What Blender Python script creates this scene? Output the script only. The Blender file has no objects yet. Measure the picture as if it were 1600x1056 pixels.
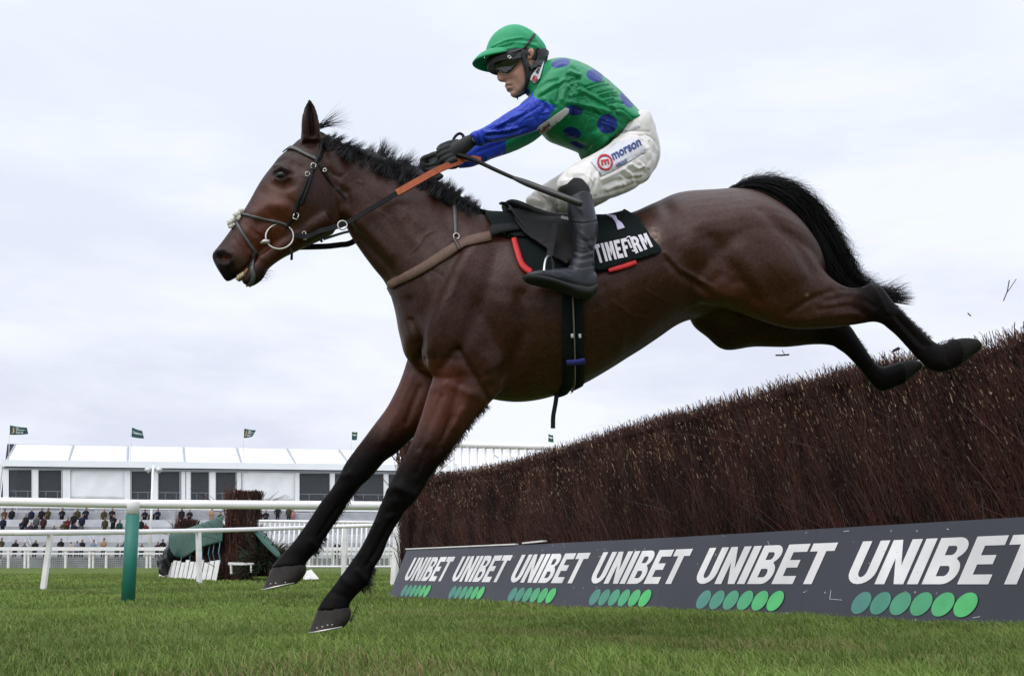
import bpy, bmesh, math, random
import numpy as np
from mathutils import Vector, Matrix
from mathutils.bvhtree import BVHTree

random.seed(7)
rng = np.random.default_rng(7)
scene = bpy.context.scene
COL = scene.collection

# ------------------------------------------------------------------ camera
FPX = 1600.0                                  # focal length in photo pixels
HORIZON = 910.0
PITCH = math.atan((HORIZON - 528.0) / FPX)
CAM = np.array([0.0, 0.0, 0.21])
cd = bpy.data.cameras.new('camera')
cd.sensor_fit = 'HORIZONTAL'; cd.sensor_width = 36.0; cd.lens = 36.0
cd.clip_start = 0.05; cd.clip_end = 3000.0
cam = bpy.data.objects.new('camera', cd); COL.objects.link(cam)
cam.location = CAM; cam.rotation_euler = (math.pi / 2 + PITCH, 0, 0)
scene.camera = cam

# ------------------------------------------------------------------ view, sky, sun
scene.view_settings.view_transform = 'Standard'
scene.view_settings.look = 'None'
scene.view_settings.exposure = 0.0
scene.view_settings.gamma = 1.0
SUN_ELEV, SUN_AZ = math.radians(50), math.radians(-142)   # high, behind the camera and to the left
world = bpy.data.worlds.new('World'); scene.world = world; world.use_nodes = True
wt = world.node_tree; wt.nodes.clear()
def wn(t, **k):
    n = wt.nodes.new(t)
    for a, b in k.items(): setattr(n, a, b)
    return n
wout = wn('ShaderNodeOutputWorld'); wbg = wn('ShaderNodeBackground'); wbg2 = wn('ShaderNodeBackground')
wsky = wn('ShaderNodeTexSky', sky_type='NISHITA', sun_disc=False)
wsky.sun_elevation = SUN_ELEV; wsky.sun_rotation = SUN_AZ
wbg.inputs['Strength'].default_value = 0.12
wt.links.new(wsky.outputs[0], wbg.inputs['Color'])
wtc = wn('ShaderNodeTexCoord'); wmap = wn('ShaderNodeMapping'); wmap.inputs['Scale'].default_value = (1.0, 1.0, 3.2)
wt.links.new(wtc.outputs['Generated'], wmap.inputs['Vector'])
wnoise = wn('ShaderNodeTexNoise'); wnoise.inputs['Scale'].default_value = 3.1; wnoise.inputs['Detail'].default_value = 8.0
wnoise.inputs['Roughness'].default_value = 0.55
wt.links.new(wmap.outputs[0], wnoise.inputs['Vector'])
wramp = wn('ShaderNodeValToRGB')
wramp.color_ramp.elements[0].position = 0.40; wramp.color_ramp.elements[0].color = (0.675, 0.695, 0.820, 1)
wramp.color_ramp.elements[1].position = 0.60; wramp.color_ramp.elements[1].color = (0.885, 0.905, 1.0, 1)
wt.links.new(wnoise.outputs['Fac'], wramp.inputs['Fac'])
# higher up the cloud thins towards a pale cold blue-white
wsep = wn('ShaderNodeSeparateXYZ'); wt.links.new(wtc.outputs['Generated'], wsep.inputs[0])
wmr = wn('ShaderNodeMapRange'); wmr.inputs['From Min'].default_value = 0.02; wmr.inputs['From Max'].default_value = 0.52
wt.links.new(wsep.outputs['Z'], wmr.inputs['Value'])
wmix = wn('ShaderNodeMixRGB'); wmix.inputs['Color2'].default_value = (0.835, 0.90, 1.0, 1)
wm2 = wn('ShaderNodeMath', operation='MULTIPLY'); wm2.inputs[1].default_value = 0.75
wt.links.new(wmr.outputs[0], wm2.inputs[0]); wt.links.new(wm2.outputs[0], wmix.inputs['Fac'])
wt.links.new(wramp.outputs[0], wmix.inputs['Color1'])
# overcast: brighter towards the zenith, and brightened behind the camera as added fill light
wz = wn('ShaderNodeMapRange'); wz.inputs['From Min'].default_value = 0.55; wz.inputs['From Max'].default_value = 1.0; wz.inputs['To Min'].default_value = 1.0; wz.inputs['To Max'].default_value = 1.9
wt.links.new(wsep.outputs['Z'], wz.inputs['Value'])
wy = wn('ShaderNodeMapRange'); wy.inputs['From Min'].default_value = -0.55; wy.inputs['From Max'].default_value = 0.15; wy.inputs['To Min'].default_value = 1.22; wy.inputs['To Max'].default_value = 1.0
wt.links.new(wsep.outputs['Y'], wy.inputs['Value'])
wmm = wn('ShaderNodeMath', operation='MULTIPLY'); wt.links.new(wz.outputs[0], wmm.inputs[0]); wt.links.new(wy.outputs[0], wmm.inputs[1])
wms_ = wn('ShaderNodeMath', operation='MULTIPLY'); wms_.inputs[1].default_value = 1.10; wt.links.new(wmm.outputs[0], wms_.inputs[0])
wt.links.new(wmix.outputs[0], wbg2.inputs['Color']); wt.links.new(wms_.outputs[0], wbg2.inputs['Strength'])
wms = wn('ShaderNodeMixShader'); wms.inputs['Fac'].default_value = 0.96
wt.links.new(wbg.outputs[0], wms.inputs[1]); wt.links.new(wbg2.outputs[0], wms.inputs[2])
wt.links.new(wms.outputs[0], wout.inputs['Surface'])

sl = bpy.data.lights.new('sun', 'SUN'); sl.energy = 1.3; sl.angle = math.radians(50); sl.color = (1.0, 0.96, 0.90)
sun = bpy.data.objects.new('sun', sl); COL.objects.link(sun)
sdir = Vector((math.sin(SUN_AZ) * math.cos(SUN_ELEV), math.cos(SUN_AZ) * math.cos(SUN_ELEV), math.sin(SUN_ELEV)))
sun.rotation_euler = sdir.to_track_quat('Z', 'Y').to_euler(); sun.location = sdir * 50

# ------------------------------------------------------------------ measuring helpers
cP, sP = math.cos(PITCH), math.sin(PITCH)
def ray(px, py):
    u = (px - 800.0) / FPX; v = (528.0 - py) / FPX
    return np.array([u, cP - v * sP, sP + v * cP])
def at(px, py, Y):
    d = ray(px, py); return CAM + d * (Y / d[1])
def proj(P):
    P = np.asarray(P, float) - CAM
    zc = P[..., 1] * cP + P[..., 2] * sP; yc = -P[..., 1] * sP + P[..., 2] * cP
    return 800 + FPX * P[..., 0] / zc, 528 - FPX * yc / zc
def gz(x, y):
    """height of the turf: level by the fence, rising gently towards the stands"""
    y = np.asarray(y, float)
    r = np.clip(y - 8.0, 0, None)
    return 0.019 * r * r / (r + 1.5) * 1.02
def on_ground(px, py, y0=2.0, y1=200.0):
    for _ in range(60):
        m = 0.5 * (y0 + y1); P = at(px, py, m)
        if P[2] > gz(P[0], m): y0 = m
        else: y1 = m
    P = at(px, py, 0.5 * (y0 + y1)); P[2] = float(gz(P[0], P[1])); return P

# ------------------------------------------------------------------ object helpers
def props(o, label=None, cat=None, group=None, kind=None):
    if label: o['label'] = label
    if cat: o['category'] = cat
    if group: o['group'] = group
    if kind: o['kind'] = kind
    return o
def empty(name, loc, label, cat, group=None):
    o = bpy.data.objects.new(name, None); o.empty_display_size = 0.2; COL.objects.link(o); o.location = Vector(loc)
    return props(o, label, cat, group)
def link(name, me, mats, parent=None, smooth=True):
    o = bpy.data.objects.new(name, me); COL.objects.link(o)
    for m in (mats if isinstance(mats, (list, tuple)) else [mats]): me.materials.append(m)
    if smooth and len(me.polygons): me.polygons.foreach_set('use_smooth', [True] * len(me.polygons))
    if parent is not None:
        o.parent = parent; o.matrix_parent_inverse = Matrix.Translation(-Vector(world_loc(parent)))
    return o
def world_loc(o):
    v = Vector(o.location); p = o.parent
    return v if p is None else v                      # parts keep identity transforms in world units
def mesh_np(name, V, F):
    """F: (n,3) or (n,4) index array or list of tuples"""
    me = bpy.data.meshes.new(name)
    if isinstance(F, np.ndarray):
        V = np.ascontiguousarray(V, dtype=np.float32); n, k = F.shape
        me.vertices.add(len(V)); me.vertices.foreach_set('co', V.ravel())
        me.loops.add(n * k); me.loops.foreach_set('vertex_index', np.ascontiguousarray(F, dtype=np.int32).ravel())
        me.polygons.add(n); me.polygons.foreach_set('loop_start', np.arange(0, n * k, k, dtype=np.int32))
        me.update(calc_edges=True); me.validate()
    else:
        me.from_pydata([tuple(map(float, v)) for v in V], [], [tuple(map(int, f)) for f in F]); me.update()
    return me
def vcol(me, C, name='Col'):
    a = me.attributes.new(name, 'FLOAT_COLOR', 'POINT')
    C = np.asarray(C, np.float32)
    if C.shape[1] == 3: C = np.hstack([C, np.ones((len(C), 1), np.float32)])
    a.data.foreach_set('color', np.ascontiguousarray(C).ravel())
def verts_of(me):
    a = np.empty(len(me.vertices) * 3, np.float32); me.vertices.foreach_get('co', a); return a.reshape(-1, 3).astype(float)
def normals_of(me):
    a = np.empty(len(me.vertices) * 3, np.float32); me.vertices.foreach_get('normal', a); return a.reshape(-1, 3).astype(float)
def put_verts(me, V):
    me.vertices.foreach_set('co', np.ascontiguousarray(V, np.float32).ravel()); me.update()

class MB:
    """collects simple solids into one mesh"""
    def __init__(s): s.V = []; s.F = []; s.C = []
    def add(s, V, F, c=None):
        o = len(s.V); s.V.extend([tuple(map(float, v)) for v in V]); s.F.extend([tuple(int(i) + o for i in f) for f in F])
        s.C.extend([c if c else (1, 1, 1)] * len(V)); return s
    def box(s, a, b, c=None):
        x0, y0, z0 = a; x1, y1, z1 = b
        V = [(x0,y0,z0),(x1,y0,z0),(x1,y1,z0),(x0,y1,z0),(x0,y0,z1),(x1,y0,z1),(x1,y1,z1),(x0,y1,z1)]
        return s.add(V, [(0,3,2,1),(4,5,6,7),(0,1,5,4),(1,2,6,5),(2,3,7,6),(3,0,4,7)], c)
    def beam(s, p, q, w, h, c=None, up=(0, 0, 1)):
        p, q = Vector(p), Vector(q); d = (q - p).normalized(); up = Vector(up)
        a = d.cross(up)
        if a.length < 1e-4: a = d.cross(Vector((0, 1, 0)))
        a.normalize(); b = a.cross(d).normalized()
        a = a * w / 2; b = b * h / 2
        V = [p - a - b, p + a - b, p + a + b, p - a + b, q - a - b, q + a - b, q + a + b, q - a + b]
        return s.add(V, [(0,1,2,3),(7,6,5,4),(0,4,5,1),(1,5,6,2),(2,6,7,3),(3,7,4,0)], c)
    def tube(s, pts, r, n=12, c=None, caps=True):
        V, F = tube(pts, r, n); return s.add(V, F, c)
    def me(s, name):
        m = mesh_np(name, s.V, s.F)
        if any(c != (1, 1, 1) for c in s.C): vcol(m, s.C)
        return m
    def build(s, name, mats, parent=None, smooth=False): return link(name, s.me(name), mats, parent, smooth)

def tube(pts, r, n=12):
    pts = [Vector(p) for p in pts]; m = len(pts)
    rs = r if isinstance(r, (list, tuple, np.ndarray)) else [r] * m
    V, F = [], []; a = None
    for i in range(m):
        d = (pts[min(i + 1, m - 1)] - pts[max(i - 1, 0)])
        d = d.normalized() if d.length > 1e-9 else Vector((0, 0, 1))
        if a is None:
            a = d.orthogonal().normalized()
        else:
            a = (a - d * a.dot(d))
            a = a.normalized() if a.length > 1e-6 else d.orthogonal().normalized()
        b = d.cross(a)
        for k in range(n):
            t = 2 * math.pi * k / n; V.append(pts[i] + (a * math.cos(t) + b * math.sin(t)) * rs[i])
    for i in range(m - 1):
        for k in range(n):
            k2 = (k + 1) % n; F.append((i * n + k, i * n + k2, (i + 1) * n + k2, (i + 1) * n + k))
    F.append(tuple(reversed(range(n)))); F.append(tuple((m - 1) * n + k for k in range(n)))
    return V, F
def cr(P, sub):
    """Catmull-Rom through the rows of P"""
    P = np.asarray(P, float); n = len(P); out = []
    for i in range(n - 1):
        p0, p1, p2, p3 = P[max(i - 1, 0)], P[i], P[i + 1], P[min(i + 2, n - 1)]
        for k in range(sub):
            t = k / sub
            out.append(0.5 * (2 * p1 + (p2 - p0) * t + (2 * p0 - 5 * p1 + 4 * p2 - p3) * t * t + (3 * p1 - p0 - 3 * p2 + p3) * t ** 3))
    out.append(P[-1]); return np.array(out)

# ------------------------------------------------------------------ material helpers
def mat(name, color=(0.5, 0.5, 0.5), rough=0.6, attr=None, spec=0.5, metal=0.0, noise=None, bump=None, sheen=0.0, coat=0.0, trans=0.0, aniso=None, detail=None):
    """noise=(scale, amount, detail) varies the colour; bump=(scale, strength, distance[, stretch])"""
    m = bpy.data.materials.new(name); m.use_nodes = True; nt = m.node_tree
    b = nt.nodes['Principled BSDF']; L = nt.links.new
    b.inputs['Roughness'].default_value = rough; b.inputs['Metallic'].default_value = metal
    b.inputs['Specular IOR Level'].default_value = spec
    if sheen: b.inputs['Sheen Weight'].default_value = sheen; b.inputs['Sheen Roughness'].default_value = 0.4
    if coat: b.inputs['Coat Weight'].default_value = coat; b.inputs['Coat Roughness'].default_value = 0.15
    tc = nt.nodes.new('ShaderNodeTexCoord'); src = None
    if attr:
        a = nt.nodes.new('ShaderNodeAttribute'); a.attribute_name = attr; src = a.outputs['Color']
    if noise:
        nz = nt.nodes.new('ShaderNodeTexNoise'); nz.inputs['Scale'].default_value = noise[0]; nz.inputs['Detail'].default_value = noise[2] if len(noise) > 2 else 4
        L(tc.outputs['Object'], nz.inputs['Vector'])
        mr = nt.nodes.new('ShaderNodeMapRange'); mr.inputs['From Min'].default_value = 0.3; mr.inputs['From Max'].default_value = 0.7
        mr.inputs['To Min'].default_value = 1 - noise[1]; mr.inputs['To Max'].default_value = 1 + noise[1]
        L(nz.outputs['Fac'], mr.inputs['Value'])
        mx = nt.nodes.new('ShaderNodeMixRGB'); mx.blend_type = 'MULTIPLY'; mx.inputs['Fac'].default_value = 1.0
        if src: L(src, mx.inputs['Color1'])
        else: mx.inputs['Color1'].default_value = (*color, 1)
        L(mr.outputs[0], mx.inputs['Color2']); src = mx.outputs[0]
    if src: L(src, b.inputs['Base Color'])
    else: b.inputs['Base Color'].default_value = (*color, 1)
    if bump:
        nz = nt.nodes.new('ShaderNodeTexNoise'); nz.inputs['Scale'].default_value = bump[0]; nz.inputs['Detail'].default_value = 5
        if len(bump) > 3:
            mp = nt.nodes.new('ShaderNodeMapping'); mp.inputs['Scale'].default_value = bump[3]; L(tc.outputs['Object'], mp.inputs['Vector']); L(mp.outputs[0], nz.inputs['Vector'])
        else: L(tc.outputs['Object'], nz.inputs['Vector'])
        bp = nt.nodes.new('ShaderNodeBump'); bp.inputs['Strength'].default_value = bump[1]; bp.inputs['Distance'].default_value = bump[2]
        L(nz.outputs['Fac'], bp.inputs['Height']); L(bp.outputs[0], b.inputs['Normal'])
    if trans:
        tr = nt.nodes.new('ShaderNodeBsdfTranslucent'); ms = nt.nodes.new('ShaderNodeMixShader'); ms.inputs['Fac'].default_value = trans
        if src: L(src, tr.inputs['Color'])
        else: tr.inputs['Color'].default_value = (*color, 1)
        L(b.outputs[0], ms.inputs[1]); L(tr.outputs[0], ms.inputs[2]); L(ms.outputs[0], nt.nodes['Material Output'].inputs['Surface'])
    return m

# ------------------------------------------------------------------ lettering: flat filled outlines
def fill2d(loops):
    cu = bpy.data.curves.new('tmp', 'CURVE'); cu.dimensions = '2D'; cu.fill_mode = 'BOTH'
    for lp in loops:
        sp = cu.splines.new('POLY'); sp.points.add(len(lp) - 1); sp.use_cyclic_u = True
        for p, q in zip(sp.points, lp): p.co = (q[0], q[1], 0, 1)
    return curve_mesh(cu)
def curve_mesh(cu):
    o = bpy.data.objects.new('tmp', cu); COL.objects.link(o)
    dg = bpy.context.evaluated_depsgraph_get(); me = bpy.data.meshes.new_from_object(o.evaluated_get(dg))
    V = verts_of(me)[:, :2]; F = [tuple(p.vertices) for p in me.polygons]
    bpy.data.objects.remove(o); bpy.data.curves.remove(cu); bpy.data.meshes.remove(me)
    return V, F
def text2d(s, bold=0.0, shear=0.0, spacing=1.0):
    cu = bpy.data.curves.new('tmp', 'FONT'); cu.body = s; cu.fill_mode = 'FRONT'; cu.offset = bold; cu.shear = shear; cu.space_character = spacing; cu.resolution_u = 4
    V, F = curve_mesh(cu)
    lo, hi = V.min(0), V.max(0); V = (V - lo) / (hi[0] - lo[0])     # width becomes 1
    return V, F
def arc(cx, cy, rx, ry, a0, a1, n=10):
    return [(cx + rx * math.cos(math.radians(a0 + (a1 - a0) * i / n)), cy + ry * math.sin(math.radians(a0 + (a1 - a0) * i / n))) for i in range(n + 1)]
def block_letter(ch, w=0.62, t=0.2):
    """heavy block capitals, one unit tall"""
    if ch == 'U': return [[(0, 1), (0, .3)] + arc(w/2, .3, w/2, .3, 180, 360) + [(w, 1), (w - t, 1), (w - t, .3)] + arc(w/2, .3, w/2 - t, .14, 0, -180) + [(t, 1)]], w
    if ch == 'N': return [[(0, 0), (0, 1), (t*.95, 1), (w - t, .42), (w - t, 1), (w, 1), (w, 0), (w - t*.95, 0), (t, .58), (t, 0)]], w
    if ch == 'I': return [[(0, 0), (0, 1), (t*1.05, 1), (t*1.05, 0)]], t*1.05
    if ch == 'B': return [[(0, 0), (0, 1), (w - .24, 1)] + arc(w - .24, .77, .22, .23, 90, -62) + arc(w - .24, .28, .24, .28, 62, -90), [(t, .17), (w - .26, .17)] + arc(w - .26, .28, .07, .11, -90, 90) + [(t, .39)], [(t, .62), (w - .28, .62)] + arc(w - .28, .72, .07, .1, -90, 90) + [(t, .82)]], w
    if ch == 'E': return [[(0, 0), (0, 1), (w*.92, 1), (w*.92, .8), (t, .8), (t, .6), (w*.8, .6), (w*.8, .41), (t, .41), (t, .2), (w*.92, .2), (w*.92, 0)]], w*.92
    if ch == 'T': return [[(w/2 - t/2, 0), (w/2 - t/2, .8), (0, .8), (0, 1), (w, 1), (w, .8), (w/2 + t/2, .8), (w/2 + t/2, 0)]], w
    if ch == 'F': return [[(0, 0), (0, 1), (w*.85, 1), (w*.85, .8), (t, .8), (t, .6), (w*.75, .6), (w*.75, .4), (t, .4), (t, 0)]], w*.85
    if ch == 'M': return [[(0, 0), (0, 1), (t*1.2, 1), (w*.6, .5), (w*1.2 - t*1.2, 1), (w*1.2, 1), (w*1.2, 0), (w*1.2 - t, 0), (w*1.2 - t, .6), (w*.6, .2), (t, .6), (t, 0)]], w*1.2
    if ch == 'R': return [[(0, 0), (0, 1), (w - .24, 1)] + arc(w - .24, .72, .24, .28, 90, -50) + [(w, 0), (w - t*1.1, 0), (t*1.4, .42), (t, .42), (t, 0)], [(t, .58), (w - .28, .58)] + arc(w - .28, .7, .08, .12, -90, 90) + [(t, .82)]], w
    if ch == 'O': return [arc(w/2, .5, w/2, .5, 0, 345, 23), arc(w/2, .5, w/2 - t, .3, 0, 345, 23)], w
    return [[]], w
def word2d(word, gap=0.07, w=0.62, t=0.2):
    Vs, Fs, x = [], [], 0.0
    for ch in word:
        lp, a = block_letter(ch, w, t); V, F = fill2d(lp); o = sum(len(v) for v in Vs)
        V = V.copy(); V[:, 0] += x; Vs.append(V); Fs += [tuple(i + o for i in f) for f in F]; x += a + gap
    V = np.vstack(Vs); return V, Fs, x - gap
def grid_cut(V, F, step):
    """cut a flat mesh along a grid so that it can follow a curved surface"""
    bm = bmesh.new(); vs = [bm.verts.new((v[0], v[1], 0)) for v in V]
    for f in F:
        try: bm.faces.new([vs[i] for i in f])
        except ValueError: pass
    V = np.asarray(V); lo, hi = V.min(0), V.max(0)
    for ax in (0, 1):
        n = Vector((1, 0, 0)) if ax == 0 else Vector((0, 1, 0)); c = lo[ax] + step
        while c < hi[ax]:
            bmesh.ops.bisect_plane(bm, geom=bm.verts[:] + bm.edges[:] + bm.faces[:], plane_co=n * float(c), plane_no=n); c += step
    bm.verts.index_update()
    V2 = np.array([(v.co.x, v.co.y) for v in bm.verts]); F2 = [tuple(v.index for v in f.verts) for f in bm.faces]; bm.free()
    return V2, F2

# ------------------------------------------------------------------ strands (hair, grass, twigs): tapered three-sided or flat
def strands(P, r, tip=0.15, sides=3):
    """P: (N,K,3) control points, r: (N,) root radius -> V, F (quads)"""
    N, K, _ = P.shape
    D = np.gradient(P, axis=1); D /= np.linalg.norm(D, axis=2, keepdims=True) + 1e-9
    ref = np.where(np.abs(D[:, :1, 2:3]) > .9, np.array([1., 0, 0]), np.array([0, 0, 1.])) * np.ones((N, K, 1))
    A = np.cross(D, ref); A /= np.linalg.norm(A, axis=2, keepdims=True) + 1e-9
    B = np.cross(D, A)
    tap = 1 - (1 - tip) * np.linspace(0, 1, K) ** 1.3
    R = r[:, None, None] * tap[None, :, None]
    rings = [P + (A * math.cos(2 * math.pi * k / sides) + B * math.sin(2 * math.pi * k / sides)) * R for k in range(sides)]
    V = np.stack(rings, axis=2).reshape(-1, 3)
    idx = np.arange(N * K * sides).reshape(N, K, sides); Fs = []
    for k in range(sides):
        k2 = (k + 1) % sides
        Fs.append(np.stack([idx[:, :-1, k], idx[:, :-1, k2], idx[:, 1:, k2], idx[:, 1:, k]], axis=-1).reshape(-1, 4))
    return V, np.vstack(Fs)

# ================================================================== THE SETTING
# ------------------------------------------------------------------ turf
def turf_material():
    m = bpy.data.materials.new('turf'); m.use_nodes = True; nt = m.node_tree; L = nt.links.new; b = nt.nodes['Principled BSDF']
    tc = nt.nodes.new('ShaderNodeTexCoord')
    def nz(s, d=5, st=None):
        n = nt.nodes.new('ShaderNodeTexNoise'); n.inputs['Scale'].default_value = s; n.inputs['Detail'].default_value = d
        if st:
            mp = nt.nodes.new('ShaderNodeMapping'); mp.inputs['Scale'].default_value = st; L(tc.outputs['Object'], mp.inputs['Vector']); L(mp.outputs[0], n.inputs['Vector'])
        else: L(tc.outputs['Object'], n.inputs['Vector'])
        return n
    n1 = nz(0.35, 3); n2 = nz(9.0, 6)
    r1 = nt.nodes.new('ShaderNodeValToRGB'); e = r1.color_ramp.elements
    e[0].position = .35; e[0].color = (0.078, 0.116, 0.023, 1); e[1].position = .65; e[1].color = (0.117, 0.164, 0.034, 1)
    L(n1.outputs['Fac'], r1.inputs['Fac'])
    r2 = nt.nodes.new('ShaderNodeValToRGB'); e = r2.color_ramp.elements
    e[0].position = .3; e[0].color = (0.55, 0.55, 0.5, 1); e[1].position = .7; e[1].color = (1.3, 1.25, 1.2, 1); L(n2.outputs['Fac'], r2.inputs['Fac'])
    mx = nt.nodes.new('ShaderNodeMixRGB'); mx.blend_type = 'MULTIPLY'; mx.inputs['Fac'].default_value = 1
    L(r1.outputs[0], mx.inputs['Color1']); L(r2.outputs[0], mx.inputs['Color2']); L(mx.outputs[0], b.inputs['Base Color'])
    b.inputs['Roughness'].default_value = .9; b.inputs['Specular IOR Level'].default_value = .15
    bp = nt.nodes.new('ShaderNodeBump'); bp.inputs['Strength'].default_value = .6; bp.inputs['Distance'].default_value = .05
    n3 = nz(30, 4); L(n3.outputs['Fac'], bp.inputs['Height']); L(bp.outputs[0], b.inputs['Normal'])
    return m
M_turf = turf_material()
ys = np.concatenate([np.linspace(-30, 0, 6), np.linspace(1, 40, 79), np.linspace(42, 120, 40), np.linspace(140, 900, 30)])
xs = np.concatenate([np.linspace(-700, -60, 20), np.linspace(-55, 55, 111), np.linspace(60, 700, 20)])
XX, YY = np.meshgrid(xs, ys); ZZ = gz(XX, np.minimum(YY, 140)) + 0.012 * np.sin(XX * 1.7) * np.sin(YY * 1.1 + 1) * (YY > 1) * (YY < 60)
gV = np.stack([XX, YY, ZZ], -1).reshape(-1, 3); nx, ny = len(xs), len(ys)
ii = np.arange(nx * ny).reshape(ny, nx)
gF = np.stack([ii[:-1, :-1], ii[:-1, 1:], ii[1:, 1:], ii[1:, :-1]], -1).reshape(-1, 4)
ground = link('ground', mesh_np('ground', gV, gF), M_turf); props(ground, kind='structure')

def gz2(x, y): return gz(x, y) + 0.012 * np.sin(x * 1.7) * np.sin(y * 1.1 + 1)
M_grass = mat('grass_blade', attr='Col', rough=.55, spec=.25, trans=.25)
def blades(y0, y1, dens, hgt, wid, lean):
    """grass blades over the wedge of turf in front of the camera"""
    area = []; n = 0
    xa = lambda y: 0.78 * y + 1.2
    A = (y1 - y0) * (xa(y0) + xa(y1)); N = int(A * dens)
    y = y0 + (y1 - y0) * rng.random(N * 2); x = (rng.random(N * 2) * 2 - 1) * xa(y1)
    k = np.abs(x) < xa(y); x, y = x[k], y[k]
    # turf grows in tufts
    pat = np.sin(x * 5.1 + 2 * np.sin(y * 3.3)) * np.sin(y * 4.7 + 1.5 * np.sin(x * 2.9)) + .6 * np.sin(x * 13 + y * 7) * np.sin(y * 11 - x * 5)
    big = np.sin(x * 1.3 + .7) * np.sin(y * .9 + 2 * np.sin(x * .5))
    keep = rng.random(len(x)) < np.clip(.72 + .3 * pat, .15, 1); x, y, pat, big = x[keep], y[keep], pat[keep], big[keep]
    n = len(x); h = hgt * (0.55 + .75 * rng.random(n)) * (1 + .22 * pat + .15 * big)
    a = rng.random(n) * 2 * math.pi; ln = lean * (.3 + 1.2 * rng.random(n)) * h
    dx, dy = np.cos(a) * ln - .18 * h, np.sin(a) * ln
    z = gz2(x, y) - .004
    ca = rng.random(n) * math.pi; wx, wy = np.cos(ca) * wid / 2, np.sin(ca) * wid / 2 * .5
    P0 = np.stack([x, y, z], -1); P1 = np.stack([x + dx * .35, y + dy * .35, z + h * .62], -1)
    P2 = np.stack([x + dx, y + dy, z + h * (1 - .25 * rng.random(n))], -1); Wd = np.stack([wx, wy, 0 * wx], -1)
    V = np.stack([P0 - Wd, P0 + Wd, P1 - Wd * .8, P1 + Wd * .8, P2 - Wd * .12, P2 + Wd * .12], 1).reshape(-1, 3)
    o = np.arange(n)[:, None] * 6; F = np.concatenate([o + np.array([[0, 1, 3, 2]]), o + np.array([[2, 3, 5, 4]])])
    hue = rng.random(n); dry = rng.random(n) < .05 + .30 * (np.sin(x * 1.9 + 1.3 * np.sin(y * 1.7)) * np.sin(y * 1.4 + .8 * np.sin(x * 2.3) + 2) > .72)
    base = np.stack([.090 + .098 * hue, .146 + .104 * hue, .028 + .026 * hue], -1) * (1 + .20 * big + .16 * pat + .10 * np.sin(x * 2.7 + y) * np.sin(y * 2.1 - x))[:, None]
    base[dry] = np.array([.24, .19, .085]) * (.6 + .6 * rng.random((dry.sum(), 1)))
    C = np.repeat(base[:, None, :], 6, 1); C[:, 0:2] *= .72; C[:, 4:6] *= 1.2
    return V, F, C.reshape(-1, 3)
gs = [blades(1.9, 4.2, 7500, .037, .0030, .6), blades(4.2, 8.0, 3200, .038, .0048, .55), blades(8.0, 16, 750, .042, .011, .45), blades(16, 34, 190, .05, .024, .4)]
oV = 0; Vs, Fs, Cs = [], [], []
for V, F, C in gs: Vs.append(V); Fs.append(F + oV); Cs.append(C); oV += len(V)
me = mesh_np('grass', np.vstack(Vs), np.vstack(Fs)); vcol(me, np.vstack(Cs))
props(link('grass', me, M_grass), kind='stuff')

# ------------------------------------------------------------------ white plastic and paint
M_white = mat('white_plastic', (.82, .79, .785), rough=.35, noise=(3, .06))
M_white_old = mat('white_paint_worn', (.74, .71, .69), rough=.55, noise=(6, .14, 6), bump=(40, .1, .004))
M_green_pad = mat('green_padding', (.012, .155, .115), rough=.5, noise=(4, .12), bump=(25, .12, .004))

# ------------------------------------------------------------------ the birch fence and its board
FQ = np.array([-1.41, 12.0, 0.0]); FD = np.array([.505, -.863, 0.0]); FN = np.array([-.863, -.505, 0.0]); UPV = np.array([0, 0, 1.0])
def fp(s, b, z):            # along the fence, set back from the foot of the board, height above turf there
    P = FQ + FD * s - FN * b; P = P + UPV * (z + gz(P[0], P[1])); return P
HTOP = 1.5
_tl = [(600, 770), (640, 757), (671, 749), (717, 742), (759, 734), (807, 725), (850, 713), (900, 698), (940, 684), (1000, 668), (1100, 642), (1160, 625), (1228, 606), (1302, 589), (1347, 581), (1401, 567), (1433, 562), (1521, 551), (1543, 545), (1580, 533), (1600, 526), (1760, 478), (2200, 330)]
_ss = np.linspace(-1, 9, 60); _hh = []
for _s in _ss:                                  # height of the trimmed top along the fence
    _P = FQ + FD * _s - FN * .45; _z = 1.4
    for _k in range(12): _x, _y = proj(_P + UPV * _z); _z = at(float(_x), float(np.interp(_x, [a for a, b in _tl], [b for a, b in _tl])), _P[1])[2]
    _hh.append(_z - float(gz(_P[0], _P[1])))
_hh = np.array(_hh); print('hedge height', _hh.min(), _hh.max())
def fph(s, b, z): return fp(s, b + .22, z * (1 + (float(np.interp(s, _ss, _hh)) / HTOP - 1) * min(1, max(0, (z - .4) / .6))))
M_birch = mat('birch_twigs', attr='Col', rough=.75, spec=.25)
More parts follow.
